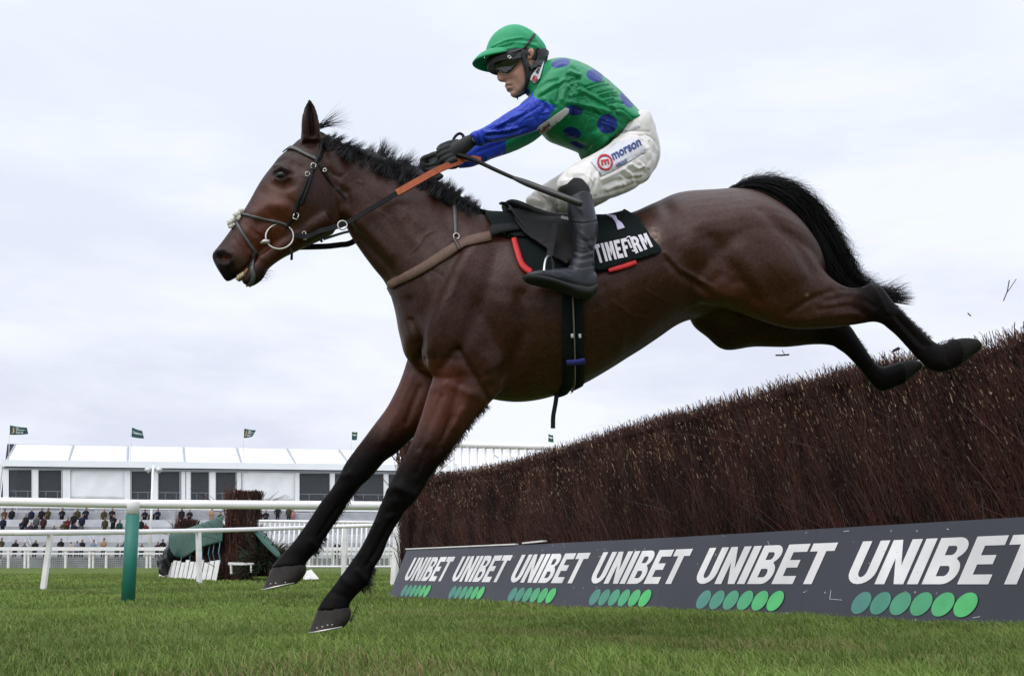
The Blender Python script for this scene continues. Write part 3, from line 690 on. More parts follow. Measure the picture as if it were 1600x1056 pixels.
# bays
def bay_y(px): return eave_y(px) + 13.5, 780 + .010 * px
def panel(x0, x1, d=0.0):
    V = []; n = 10
    for k in range(n + 1):
        x = x0 + (x1 - x0) * k / n; t, bt = bay_y(x)
        for j in range(7):
            V.append(sp(x, t + (bt - t) * j / 6, d + .06 * math.sin(k * 1.7 + j * .9 + x0)))
    F = [(k * 7 + j, k * 7 + j + 1, (k + 1) * 7 + j + 1, (k + 1) * 7 + j) for k in range(n) for j in range(6)]
    o = solid('wall_panel', V, F, M_pvc, mq, True); md = o.modifiers.new('thickness', 'SOLIDIFY'); md.thickness = .05
def upright(x, w):
    t, b = bay_y(x); m = MB(); V = [sp(x - w / 2, t, -.12), sp(x + w / 2, t, -.12), sp(x + w / 2, b + 10, -.12), sp(x - w / 2, b + 10, -.12), sp(x - w / 2, t, .15), sp(x + w / 2, t, .15), sp(x + w / 2, b + 10, .15), sp(x - w / 2, b + 10, .15)]
    m.add(V, [(0, 3, 2, 1), (4, 5, 6, 7), (0, 1, 5, 4), (1, 2, 6, 5), (2, 3, 7, 6), (3, 0, 4, 7)]); m.build('upright', M_pvc, mq)
M_seat = mat('stacked_furniture', (.035, .04, .055), rough=.7, noise=(5, .6))
def window(x0, x1):
    t, b = bay_y((x0 + x1) / 2); m = MB(); fr = .06
    m.beam(sp(x0, t, -.05), sp(x0, b, -.05), fr * 1.6, fr); m.beam(sp(x1, t, -.05), sp(x1, b, -.05), fr * 1.6, fr); m.beam(sp(x0, b - 1, -.05), sp(x1, b - 1, -.05), fr, fr * 1.5); m.beam(sp(x0, t + .5, -.05), sp(x1, t + .5, -.05), fr, fr)
    w = m.build('window', M_alu, mq)
    V = [sp(x0, t, .02), sp(x1, t, .02), sp(x1, b, .02), sp(x0, b, .02)]; solid('pane', V, [(0, 1, 2, 3)], M_glass, w)
    m = MB(); yr = b - .29 * (b - t)
    m.beam(sp(x0, yr, .35), sp(x1, yr + .3, .35), .05, .06); n = max(2, int((x1 - x0) / 20))
    for k in range(1, n + 1): x = x0 + (x1 - x0) * (k - .35) / n; m.beam(sp(x, yr, .35), sp(x, b, .35), .10 if k == n else .05, .05)
    m.build('balustrade', M_alu, w)
    m = MB()
    for k in range(int((x1 - x0) / 5.5)):
        x = x0 + 2.5 + 5.5 * k; hgt = 6 + 4 * abs(math.sin(x * 1.3)); p = sp(x, b, 1.6); q = sp(x + 4, b - hgt, 2.0); m.box((min(p[0], q[0]), p[1], p[2]), (max(p[0], q[0]), p[1] + .4, q[2]))
    m.build('furniture', M_seat, w)
for x in (9, 55, 101, 106.5, 199, 242, 286.5, 294, 332, 373.5, 464.5): upright(x, 9 if x in (9, 55, 199, 242, 332) else 6.5)
for w in ((13, 50), (60, 96.5), (205, 237), (247, 281.5), (298, 327), (337, 369)): window(*w)
panel(108.5, 197); panel(377, 463)
for e0, e1 in zip(seams[5:-1], seams[6:]):
    x0, x1 = e0[0], e1[0]; mid = x0 + .66 * (x1 - x0); window(x0 + 4, mid - 4) if x0 < 900 else None; window(mid + 3, x1 - 3) if x0 < 900 else None; upright(mid, 7); upright(x1, 7)
# gable and end wall on the left
m = MB(); m.add([sp(7, 728, 0), sp(25, 694, 5.4), sp(22, 730, 5.4), sp(7.6, 728, .12), sp(25.6, 694, 5.5), sp(22.6, 730, 5.5)], [(0, 1, 2), (5, 4, 3), (0, 3, 4, 1), (1, 4, 5, 2), (2, 5, 3, 0)]); m.build('gable', M_roof, mq)
m = MB(); m.add(*quad_prism(sp(5.5, 740, 0), sp(5.5 + .1, 740, 6), zf - .4, ze + .5, .12, (-1, 0, 0))); m.build('end_wall', M_pvc, mq)

# terraces: stepped pale concrete from the marquee down to the lawn
ter = empty('terrace', sp(300, 880, -12), 'pale stepped spectator terraces below the marquee', 'terrace')
lev = [(790, 0.0), (800, -1.2), (811, -2.4), (822, -3.6), (834, -5.2), (846, -6.8), (860, -8.4), (874, -10.0)]
for i, (py, dy) in enumerate(lev):
    A, B = sp(-90, py, dy), sp(1010, py + 3, dy); zb_ = -1.0
    nxt = lev[i + 1] if i + 1 < len(lev) else (888, -11.5)
    m = MB(); z1a, z1b = A[2], B[2]
    th = 1.9 if i < len(lev) - 1 else 1.6
    V = [A, B, B + np.array([0, th, 0]), A + np.array([0, th, 0])]; Vb = [np.array([v[0], v[1], zb_]) for v in V]
    m.add(V + Vb, [(0, 1, 2, 3), (0, 4, 5, 1), (1, 5, 6, 2), (2, 6, 7, 3), (3, 7, 4, 0)]); m.build('step', M_conc if i % 2 == 0 else M_conc2, ter)
# low fascia under the marquee
m = MB(); m.add(*quad_prism(sp(-20, 782, -.25), sp(1010, 792, -.25), float(sp(300, 797)[2]), float(sp(300, 783)[2]), .12)); m.build('fascia', M_pvc, ter)
# handrails on the terraces
def handrail(x0, x1, py, dy, h=11, step=23):
    m = MB(); m.beam(sp(x0, py - h, dy), sp(x1, py - h + .004 * (x1 - x0), dy), .06, .07); m.beam(sp(x0, py - h * .5, dy), sp(x1, py - h * .5 + .004 * (x1 - x0), dy), .04, .05)
    x = x0
    while x <= x1 + .1: m.beam(sp(x, py - h, dy), sp(x, py, dy), .07, .06); x += step
    m.build('handrail', M_alu, ter)
handrail(35, 80, 825, -3.7); handrail(92, 137, 825, -3.7); handrail(206, 236, 825, -3.7); handrail(-20, 140, 802, -1.3, 9); handrail(150, 330, 802, -1.3, 9); handrail(395, 640, 806, -1.3, 10); handrail(396, 640, 822, -3.7, 10)
handrail(-40, 640, 846, -6.9, 13, 29)
m = MB()
for x in (37, 140, 330, 420, 520): m.beam(sp(x, 838, -5.3), sp(x + 8, 858, -8.2), .08, .08); m.beam(sp(x + 3, 832, -5.3), sp(x + 11, 850, -8.2), .06, .06)
m.build('stair_rail', M_alu, ter)
# pale building edge seen at the left border
m = MB(); m.add(*quad_prism(sp(-60, 724, 3), sp(4, 724, 3), 0, float(sp(0, 723, 3)[2]), 6)); props(m.build('side_building', M_pvc), 'pale flat-topped building at the left edge behind the marquee end', 'building')

# boundary rail of the course: twin white boards, posts and mesh
br = empty('boundary_rail', on_ground(120, 887.2), 'double white boundary rail with mesh in front of the spectators', 'rail'); Yb = on_ground(120, 887.2)[1]
def bq(px, py): return at(px, py, Yb + .006 * (px - 120))
m = MB(); m.beam(bq(-60, 857), bq(1000, 857.5), .10, .22); m.build('top_rail', M_white, br)
m = MB(); m.beam(bq(-60, 864.5), bq(1000, 865), .05, .10); m.build('lower_rail', M_white, br)
x = -50.0; k = 0
while x < 700:
    m = MB(); m.beam(bq(x - .6, 889.5), bq(x, 857), .16, .12); m.build('post', M_white_old, br)
    if k % 3 == 0: m = MB(); m.beam(bq(x + 5, 889.5), bq(x + 5, 861), .13, .1); m.build('post', M_white_old, br)
    x += 37.5 if k % 2 else 26; k += 1
M_mesh = mat('wire_mesh', (.35, .36, .37), rough=.5)
m = MB()
for j in range(6): m.beam(bq(-60, 868 + 3.4 * j) + np.array([0, .1, 0]), bq(1000, 868.5 + 3.4 * j) + np.array([0, .1, 0]), .012, .022)
for i in range(0, 240): xx = -60 + 3.2 * i; m.beam(bq(xx, 868) + np.array([0, .1, 0]), bq(xx, 888.5) + np.array([0, .1, 0]), .018, .012)
m.build('mesh', M_mesh, br)
# dark tarmac strip and low kerb blocks behind the mesh
m = MB(); m.add(*quad_prism(bq(-60, 885) + np.array([0, 5, 0]), bq(760, 885) + np.array([0, 5, 0]), 0.5, float(bq(0, 867)[2]), .1))
props(m.build('windbreak', mat('dark_screen', (.16, .16, .165), rough=.9, noise=(1.2, .5))), 'dark windbreak sheet standing behind the wire mesh of the boundary rail', 'screen')

# floodlight mast
ml = empty('floodlight_mast', on_ground(237, 890), 'slim white mast with twin floodlights in front of the marquee', 'floodlight'); Ym = 83.0
m = MB(); rail_tube(m, [at(233, 889, Ym), at(239.5, 727, Ym)], .10, 10); m.build('mast', M_white, ml, True)
for sx in (-1, 1):
    m = MB(); c0 = at(239.5, 733, Ym); m.beam(c0, at(239.5 + sx * 5, 730.5, Ym), .05, .05)
    V, F = tube([at(239.5 + sx * 4.5, 730.5, Ym), at(239.5 + sx * 8, 733.5, Ym), at(239.5 + sx * 11, 736, Ym)], [.10, .22, .25], 12); m.add(V, F); m.build('lamp', M_alu, ml, True)

# flags along the roof
M_flag = mat('flag_cloth', (.012, .060, .062), rough=.7, noise=(1.5, .2)); M_gold = mat('flag_gold', (.55, .33, .12), rough=.7); M_fw = mat('flag_white', (.7, .7, .7), rough=.7); M_pole = mat('flag_pole', (.7, .7, .7), rough=.4)
def flag(px, ytop, pole_bot, shape, label, text=None, lit=False, side=1):
    Yf = YS(px) + .2; P = lambda x, y, d=0: at(x, y, Yf + d); root = empty('flag', at(px, pole_bot, Yf), label, 'flag', 'flags along the marquee roof')
    m = MB(); rail_tube(m, [P(px - .8, pole_bot), P(px + .6, ytop - 1)], .035, 6); m.build('pole', M_pole, root, True)
    tl, tr, brr, bl = shape; n, k = 14, 7; V = []
    def pt(u, v):
        a = (tl[0] + (tr[0] - tl[0]) * u, tl[1] + (tr[1] - tl[1]) * u); b = (bl[0] + (brr[0] - bl[0]) * u, bl[1] + (brr[1] - bl[1]) * u)
        x, y = a[0] + (b[0] - a[0]) * v, a[1] + (b[1] - a[1]) * v
        return x, y + 1.1 * math.sin(u * 3.3) * .5, .35 * math.sin(u * 6 + v) * u
    V = [P(*pt(i / n, j / k)) for i in range(n + 1) for j in range(k + 1)]
    F = [(i * (k + 1) + j, (i + 1) * (k + 1) + j, (i + 1) * (k + 1) + j + 1, i * (k + 1) + j + 1) for i in range(n) for j in range(k)]
    o = solid('cloth', V, F, M_flag, root, True); md = o.modifiers.new('thickness', 'SOLIDIFY'); md.thickness = .012
    for (s, u0, u1, v0, v1, mt) in (text or []):
        TV, TF = text2d(s, .015) if s != 'bar' else (np.array([(0, 0), (1, 0), (1, 1), (0, 1)]), [(0, 1, 2, 3)])
        TV, TF = grid_cut(TV, TF, .12); hh = TV[:, 1].max(); V = []
        for x, y in TV:
            q = pt(u0 + (u1 - u0) * x, v1 + (v0 - v1) * y / hh); V.append(P(q[0], q[1], q[2] - .03))
        solid('emblem', V, TF, mt, o)
flag(14.5, 664, 718, ((15, 664), (42, 668), (44, 678), (14.5, 679)), 'dark green flag at the left end of the roof with gold J and white words', [('J', .10, .27, .2, .82, M_gold), ('THE', .36, .5, .1, .26, M_fw), ('JOCKEY', .36, .92, .32, .55, M_fw), ('CLUB', .36, .75, .62, .85, M_fw)])
flag(205, 667, 720, ((205.5, 667), (222, 673), (225, 685), (204, 682)), 'dark green flag lettered in white near the floodlight mast', [('Cheltenham', .12, .95, .30, .58, M_fw)])
flag(380.5, 669, 720, ((380.5, 669), (400, 672), (394, 682), (380, 684)), 'small dark flag with gold J on the roof above the brush column', [('J', .12, .30, .2, .85, M_gold), ('THE', .4, .62, .12, .28, M_fw), ('JOCKEY', .4, .95, .33, .55, M_fw), ('CLUB', .4, .8, .62, .85, M_fw)])
flag(549, 674, 726, ((549, 674), (558.5, 675), (557.5, 687), (550, 687)), 'tiny dark flag left of the horse foreleg', [('bar', .15, .85, .30, .42, M_fw)])
flag(856, 677, 735, ((856, 677), (864, 680), (865, 691), (856, 689)), 'tiny dark flag with white band above the white picket wing', [('bar', .1, .9, .30, .5, M_fw)])

# ------------------------------------------------------------------ the spectators
M_cloth = mat('spectator_clothes', attr='Col', rough=.85, spec=.2)
SKIN = (.31, .165, .115)
COLS = {'black': (.012, .012, .014), 'navy': (.011, .014, .030), 'blue': (.03, .04, .08), 'brown': (.09, .05, .028), 'olive': (.050, .044, .024), 'tan': (.33, .21, .14), 'grey': (.07, .07, .075), 'green': (.012, .05, .035), 'red': (.10, .014, .018), 'pink': (.32, .16, .16), 'cream': (.34, .31, .27), 'purple': (.03, .02, .035), 'white': (.6, .6, .6), 'pale blue': (.20, .22, .28), 'maroon': (.045, .013, .017)}
HAIR = {'brown': (.05, .03, .02), 'grey': (.3, .29, .28), 'fair': (.35, .24, .12), 'bald': SKIN, 'cap': (.02, .02, .022), 'tweed': (.16, .13, .09), 'dark': (.012, .01, .01), 'white': (.55, .55, .55)}
def ringloft(st, n=10):
    """st: rows (x, y, z, rx, ry)"""
    V, F = [], []
    for x, y, z, rx, ry in st:
        for k in range(n): a = 2 * math.pi * k / n; V.append((x + rx * math.cos(a), y + ry * math.sin(a), z))
    for i in range(len(st) - 1):
        for k in range(n): F.append((i * n + k, i * n + (k + 1) % n, (i + 1) * n + (k + 1) % n, (i + 1) * n + k))
    F.append(tuple(reversed(range(n)))); F.append(tuple((len(st) - 1) * n + k for k in range(n))); return V, F
def spectator(px, head_y, Y, coat, hair, label, foot_y=None, legs='black', long=False, arms='front', h=1.74, sit=False, turn=0.0):
    top = at(px, head_y, Y); H = h; g = top[2] - H; m = MB(); c, lg, hr = COLS[coat], COLS[legs], HAIR[hair]; q = H / 1.74; X, Z0 = top[0], g
    w = .235 * q * (1.06 if long else 1)
    for s in (-1, 1):
        V, F = ringloft([(X + s * .10, Y - .05, Z0, .06, .12), (X + s * .10, Y, Z0 + .08, .055, .07), (X + s * .10, Y, Z0 + .45 * q, .065, .075), (X + s * .09, Y, Z0 + .86 * q, .095, .11)], 8); m.add(V, F, lg)
    b0 = .5 if long else .78
    V, F = ringloft([(X, Y, Z0 + b0 * q, w * .84, .15), (X, Y, Z0 + 1.0 * q, w * .85, .15), (X, Y - .01, Z0 + 1.2 * q, w * .92, .155), (X, Y, Z0 + 1.38 * q, w, .14), (X, Y, Z0 + 1.45 * q, w * .75, .11), (X, Y, Z0 + 1.5 * q, .075, .07)], 12); m.add(V, F, c)
    for s in (-1, 1):
        if arms == 'front': pts = [(X + s * w * .95, Y, Z0 + 1.39 * q), (X + s * w * 1.12, Y - .04, Z0 + 1.12 * q), (X + s * .08, Y - .24, Z0 + 1.1 * q)]
        elif arms == 'hips': pts = [(X + s * w * .95, Y, Z0 + 1.39 * q), (X + s * w * 1.55, Y + .03, Z0 + 1.15 * q), (X + s * w * .85, Y - .08, Z0 + .98 * q)]
        else: pts = [(X + s * w * .95, Y, Z0 + 1.39 * q), (X + s * w * 1.1, Y, Z0 + 1.1 * q), (X + s * w * 1.08, Y - .06, Z0 + .86 * q)]
        V, F = tube(pts, [.062, .055, .045], 8); m.add(V, F, c); hp_ = Vector(pts[2])
        V, F = ringloft([(hp_.x, hp_.y - .03, hp_.z - .05, .03, .03), (hp_.x, hp_.y - .03, hp_.z, .045, .04), (hp_.x, hp_.y - .03, hp_.z + .04, .03, .03)], 7); m.add(V, F, SKIN)
    V, F = ringloft([(X, Y - .01, Z0 + 1.44 * q, .055, .06), (X, Y - .015, Z0 + 1.52 * q, .06, .07), (X, Y - .025, Z0 + 1.57 * q, .072, .09), (X, Y - .015, Z0 + 1.65 * q, .078, .098), (X, Y, Z0 + 1.71 * q, .062, .078), (X, Y, Z0 + 1.735 * q, .03, .04)], 10); m.add(V, F, SKIN)
    V, F = ringloft([(X, Y + .03, Z0 + 1.58 * q, .078, .08), (X, Y + .022, Z0 + 1.66 * q, .086, .094), (X, Y + .01, Z0 + 1.73 * q, .072, .088), (X, Y, Z0 + 1.76 * q, .03, .04)], 10); m.add(V, F, hr)
    if hair in ('cap', 'tweed'): m.box((X - .07, Y - .17, Z0 + 1.665 * q), (X + .07, Y - .05, Z0 + 1.69 * q), hr)
    o = m.build('person', M_cloth, None, True); props(o, label, 'person', 'spectators on the terraces'); return o
def row(y_head, dyY, entries):
    for e in entries: spectator(e[0], y_head + e[5] if len(e) > 5 else y_head, YS(e[0]) + dyY, e[1], e[2], e[3], **(e[4] if len(e) > 4 and e[4] else {}))
A_ = dict(arms='down'); LNG = dict(long=True); HP = dict(arms='hips')
row(793.5, -2.0, [
 (8, 'brown', 'cap', 'person in brown jacket and cap, top row at the left edge', None, 1), (19.5, 'black', 'dark', 'person in black coat standing in the top row, second from the left edge', A_),
 (50, 'navy', 'fair', 'person in navy anorak with fair hair, back row, next to the figure in black', A_, 1), (66, 'black', 'brown', 'slim person in black suit and white collar, back row between navy and olive coats', A_), (76, 'olive', 'cap', 'person in olive coat and dark cap holding cup, left of the flag gap'),
 (98, 'black', 'cap', 'broad person in black jacket and cap behind the red scarf', None), (122, 'olive', 'grey', 'grey-haired person in olive coat behind two seated figures', A_), (135, 'navy', 'brown', 'tall person in long navy coat left of the gap in the crowd', LNG, -.5),
 (163.5, 'olive', 'grey', 'person in olive wax jacket, left of the pair beside the green post', A_, 1), (176, 'black', 'grey', 'grey-haired person in black overcoat, right of the pair beside the green post', LNG),
 (227, 'black', 'cap', 'person in black jacket with cap just right of the green post', None, 2), (237.5, 'black', 'dark', 'dark figure standing behind the floodlight mast', A_, 4), (247, 'navy', 'dark', 'person in navy top with pale papers, right of the floodlight mast', None, 1),
 (284.5, 'black', 'brown', 'stocky person in black coat, left of the pair above the far brush end', A_), (297, 'black', 'fair', 'fair-haired person in black coat, right of the pair above the far brush end', None, 2), (331.5, 'tan', 'fair', 'person in long tan coat above the green tarpaulin', dict(long=True, legs='tan')), (345, 'olive', 'tweed', 'person in tweed cap low behind the top of the green tarpaulin', None, 5.5),
 (407, 'black', 'dark', 'short person in black, left one of the three right of the brush column', None, 4), (416, 'black', 'brown', 'person in black coat, middle of the three right of the brush column', None, 3), (434.5, 'black', 'bald', 'person in black with hands on hips above the second rail', HP, -3), (452, 'olive', 'brown', 'person in olive coat partly behind a pink-topped figure', A_, -3), (458, 'pink', 'fair', 'person in pink patterned top beside the raised foreleg', None, 2)])
row(806, -4.4, [
 (6, 'navy', 'grey', 'person in navy coat in the second row at the left edge', A_, 1), (36, 'navy', 'grey', 'person in dark blue padded coat leaning on the left handrail', None, 5), (41, 'black', 'dark', 'person in black hat behind the blue padded coat', A_, -3), (49, 'purple', 'brown', 'person in dark purple coat behind the left handrail', None, 10), (58, 'grey', 'brown', 'person in charcoal coat at the middle of the left handrail', A_, -1), (69, 'maroon', 'brown', 'person in maroon coat at the right end of the left handrail', A_, 0),
 (85, 'grey', 'grey', 'small grey-coated person between the two left handrails', None, 14), (100, 'olive', 'cap', 'person in olive coat holding a race card at the second handrail', None, 8), (106.5, 'red', 'brown', 'person in red scarf and dark coat in the second row', None, 2), (116, 'black', 'cap', 'person in black coat left at the second handrail', A_, -5), (117, 'navy', 'dark', 'dark-haired person leaning over the second handrail', None, 10), (129, 'navy', 'fair', 'fair-haired person in navy blazer over pale shirt', A_, -2), (127, 'grey', 'brown', 'person in grey jacket low at the second handrail', None, 10),
 (165, 'olive', 'tweed', 'person in olive tweed standing below the pair by the green post', A_, 2), (178, 'black', 'bald', 'bald person in black coat below the pair by the green post', LNG, -2), (187.5, 'green', 'brown', 'person in bottle green coat alone left of the green post', A_, 6), (228, 'red', 'white', 'white-haired person in dark red coat right of the green post', None, 10), (221, 'black', 'grey', 'person in black half behind the green post', A_, 4)])
row(839, -9.5, [
 (3, 'olive', 'brown', 'large person in olive at the rail, far left', None, 1), (25, 'black', 'bald', 'bald person in black leaning on the boundary rail', None, 4), (39, 'grey', 'fair', 'fair person low behind the boundary rail near the leaning post', None, 8), (56, 'black', 'fair', 'fair person in black coat behind the boundary rail left of the leaning post', None, 4), (73, 'brown', 'brown', 'person in brown just right of the leaning post', None, 7), (96, 'black', 'brown', 'dark-coated person below the second handrail at the boundary rail', None, 2), (111.5, 'cream', 'white', 'person in cream hood at the boundary rail', None, 6), (121, 'pale blue', 'grey', 'person in pale blue scarf at the boundary rail', None, 5), (129, 'black', 'grey', 'grey-haired person in black right of the pale blue scarf', None, 3), (147, 'pale blue', 'brown', 'person in pale blue jacket and red headband at the boundary rail', None, 4), (163, 'tan', 'tweed', 'person in tan coat and tweed cap at the boundary rail', None, 1), (184, 'grey', 'fair', 'fair person low at the boundary rail left of the green post', None, 9), (194, 'grey', 'grey', 'person in grey beside the green post at the boundary rail', None, 6), (222, 'navy', 'fair', 'fair person right of the green post at the boundary rail', None, 9), (247, 'maroon', 'brown', 'short person in maroon at the boundary rail left of the tarpaulin', None, 7), (255, 'black', 'cap', 'person in black bobble hat at the boundary rail left of the tarpaulin', None, 3), (527, 'black', 'fair', 'person in black behind the picket wing between the forelegs', None, 6), (585, 'black', 'brown', 'person in black coat just left of the near foreleg', None, 2)])
row(870, 0, [])
spectator(169, 865, YS(169) - 14.5, 'pink', 'fair', 'child in pink coat standing behind the wire mesh', h=1.2, legs='maroon')
spectator(145, 861, YS(145) - 14.2, 'pink', 'brown', 'person in brown coat behind the wire mesh left of the child in pink', h=1.45, legs='tan')

# ================================================================== THE HORSE
def Yc(px): return 3.85 + .00025 * (px - 800)
YAW = math.atan(.00025 * 398)
LAT = np.array([math.sin(YAW), -math.cos(YAW), 0.0])          # out of the near (left) side, towards the camera
MID0 = at(800, 400, Yc(800))
def hp(px, py, off=0.0):
    """photo pixel on the plane that lies off metres to the near side of the horse's middle"""
    d = ray(px, py); return CAM + d * (np.dot(MID0 + LAT * off - CAM, LAT) / np.dot(d, LAT))
def lat_of(P): return (np.asarray(P) - MID0) @ LAT
def mirror(P): P = np.asarray(P, float); return P - 2 * ((P - MID0) @ LAT)[..., None] * LAT

def loft(st, sub=5, n=28, tt=0.0, bt=0.0, e=1.0, latv=LAT):
    """st rows: (tx,ty,bx,by,halfwidth,off[,off_bottom]) -> closed tube whose outline runs through both pixel edges"""
    rows = []
    for s in st:
        tx, ty, bx, by, w, off = s[:6]; ob = s[6] if len(s) > 6 else off
        rows.append(np.concatenate([hp(tx, ty, off), hp(bx, by, ob), [w]]))
    R = cr(np.array(rows), sub); V = []
    for r in R:
        T, B, w = r[:3], r[3:6], max(r[6], .002); c = (T + B) / 2; A = (T - B) / 2
        for k in range(n):
            a = 2 * math.pi * k / n; ca, sa = math.cos(a), math.sin(a)
            if e != 1: ca = math.copysign(abs(ca) ** e, ca); sa = math.copysign(abs(sa) ** e, sa)
            ww = w * (1 - tt * max(0, sa) ** 1.6 - bt * max(0, -sa) ** 1.6)
            V.append(c + A * sa + latv * ww * ca)
    m = len(R); F = [(i * n + k, i * n + (k + 1) % n, (i + 1) * n + (k + 1) % n, (i + 1) * n + k) for i in range(m - 1) for k in range(n)]
    # rounded ends
    for i, sgn in ((0, -1), (m - 1, 1)):
        c = np.mean(V[i * n:(i + 1) * n], axis=0); V.append(c); ci = len(V) - 1
        for k in range(n): F.append((i * n + k, ci, i * n + (k + 1) % n) if sgn > 0 else (i * n + (k + 1) % n, ci, i * n + k))
    return [np.asarray(v) for v in V], F
def ball(c, r, seg=16):
    bm = bmesh.new(); bmesh.ops.create_uvsphere(bm, u_segments=seg, v_segments=seg // 2 + 2, radius=1)
    r = (r, r, r) if np.isscalar(r) else r
    V = [np.array([v.co.x * r[0], v.co.y * r[1], v.co.z * r[2]]) + np.asarray(c) for v in bm.verts]; F = [tuple(v.index for v in f.verts) for f in bm.faces]; bm.free(); return V, F
def union(name, parts, voxel, smooth_it=6, factor=.5):
    """one continuous skin round all the parts"""
    Vs, Fs, o = [], [], 0
    for V, F in parts: Vs += [tuple(map(float, v)) for v in V]; Fs += [tuple(int(i) + o for i in f) for f in F]; o += len(V)
    me = bpy.data.meshes.new('tmp'); me.from_pydata(Vs, [], Fs); me.update()
    bm = bmesh.new(); bm.from_mesh(me); bmesh.ops.recalc_face_normals(bm, faces=bm.faces); bm.to_mesh(me); bm.free()
    ob = bpy.data.objects.new('tmp', me); COL.objects.link(ob)
    r = ob.modifiers.new('r', 'REMESH'); r.mode = 'VOXEL'; r.voxel_size = voxel; r.use_smooth_shade = True
    s = ob.modifiers.new('s', 'SMOOTH'); s.factor = factor; s.iterations = smooth_it
    dg = bpy.context.evaluated_depsgraph_get(); out = bpy.data.meshes.new_from_object(ob.evaluated_get(dg)); out.name = name
    bpy.data.objects.remove(ob); bpy.data.meshes.remove(me); out.materials.clear(); return out
def seg_dist(px, py, poly):
    d = np.full(len(px), 1e9)
    for (x0, y0), (x1, y1) in zip(poly[:-1], poly[1:]):
        dx, dy = x1 - x0, y1 - y0; L = dx * dx + dy * dy + 1e-9
        t = np.clip(((px - x0) * dx + (py - y0) * dy) / L, 0, 1); d = np.minimum(d, np.hypot(px - x0 - t * dx, py - y0 - t * dy))
    return d
def sculpt(me, strokes, both=False):
    """strokes: (polyline in pixels, radius px, height m[, lateral min, lateral max])"""
    V = verts_of(me); N = normals_of(me); vd = CAM - V; vd /= np.linalg.norm(vd, axis=1, keepdims=True)
    face = np.clip((N * vd).sum(1) * 2.2 + .1, 0, 1); px, py = proj(V); la = lat_of(V); D = np.zeros(len(V))
    for s in strokes:
        d = seg_dist(px, py, s[0] if len(s[0]) > 1 else [s[0][0], s[0][0]]); k = np.exp(-(d / s[1]) ** 2) * s[2]
        if len(s) > 3: k = k * (la > s[3])
        if len(s) > 4: k = k * (la < s[4])
        D += k * face
    put_verts(me, V + N * D[:, None])
def vnoise(P, sc, seed=0):
    """cheap smooth 3-D noise in -1..1"""
    q = np.random.default_rng(seed); out = np.zeros(len(P))
    for i in range(7):
        k = q.standard_normal(3); k *= sc * (.6 + 1.2 * q.random()) / np.linalg.norm(k); out += np.sin(P @ k + q.random() * 6.28)
    return out / 3.5

NL, FL = .115, -.105                                     # lateral place of near and far forelegs
parts = []
neck_trunk = [
 (484,205, 512,300, .05, 0), (502,206, 528,335, .072, 0), (524,220, 540,352, .08, 0), (547,236, 547,366, .085, 0), (588,256, 562,390, .092, 0), (632,276, 583,418, .105, 0), (680,300, 603,444, .125, 0), (722,322, 615,480, .155, 0),
 (755,336, 624,524, .19, 0), (782,338, 640,566, .225, 0), (805,341, 700,600, .25, 0), (832,344, 766,622, .265, 0), (862,347, 822,627, .28, 0), (898,349, 876,615, .287, 0),
 (942,345, 930,590, .29, 0), (984,335, 985,556, .288, 0), (1020,320, 1030,527, .278, 0), (1058,304, 1068,503, .268, 0), (1108,299, 1115,490, .265, 0), (1162,299, 1180,470, .255, 0), (1203,316, 1235,470, .225, 0), (1238,347, 1268,465, .17, 0), (1264,385, 1283,450, .10, 0), (1275,405, 1285,440, .05, 0)]
parts.append(loft(neck_trunk, n=36, tt=.30, bt=.12))
# shoulder and haunch muscle masses
for s in (1, -1):
    o = .13 * s
    parts.append(loft([(725,355, 650,420, .06, o*.75), (735,380, 660,500, .09, o*.95), (760,430, 660,560, .105, o*1.05), (790,500, 680,590, .10, o*1.05), (800,560, 715,612, .07, o)], n=20))
    parts.append(loft([(1100,312, 1050,420, .07, .12*s), (1165,318, 1075,460, .11, .145*s), (1220,345, 1110,476, .125, .15*s), (1262,392, 1150,480, .118, .145*s), (1288,430, 1190,492, .09, .135*s)], n=24))
# head: skull and upper jaw, then lower jaw
parts.append(loft([(486,211, 536,318, .062, 0), (470,216, 537,338, .082, 0), (454,229, 527,355, .094, 0), (437,245, 508,366, .102, 0), (421,264, 490,374, .098, 0), (405,287, 470,382, .086, 0), (391,312, 448,386, .072, 0), (377,335, 425,388, .060, 0), (364,354, 408,397, .053, 0), (350,373, 392,414, .050, 0), (339,387, 378,427, .051, 0), (331,397, 366,436, .046, 0), (332,406, 357,440, .034, 0), (338,418, 352,439, .018, 0)], n=28, tt=.35, bt=.25))
parts.append(loft([(505,330, 523,362, .075, 0), (480,345, 500,374, .07, 0), (455,362, 478,384, .055, 0), (432,380, 456,395, .045, 0), (412,396, 436,406, .038, 0), (398,408, 420,419, .036, 0), (388,421, 415,428, .036, 0), (381,433, 408,438, .033, 0), (377,439, 396,446, .026, 0), (379,442, 389,448, .014, 0)], n=20))
# ears
for s in (1, -1):
    dx = 0 if s > 0 else -1.5
    parts.append(loft([(470+dx,224, 502+dx,222, .030, .046*s), (472+dx,205, 501+dx,204, .026, .056*s), (472.5+dx,188, 499+dx,190, .022, .062*s), (475+dx,174, 496+dx,175, .017, .064*s), (479+dx,163, 491+dx,163, .011, .064*s), (483+dx,155, 486+dx,155, .004, .062*s)], n=14))
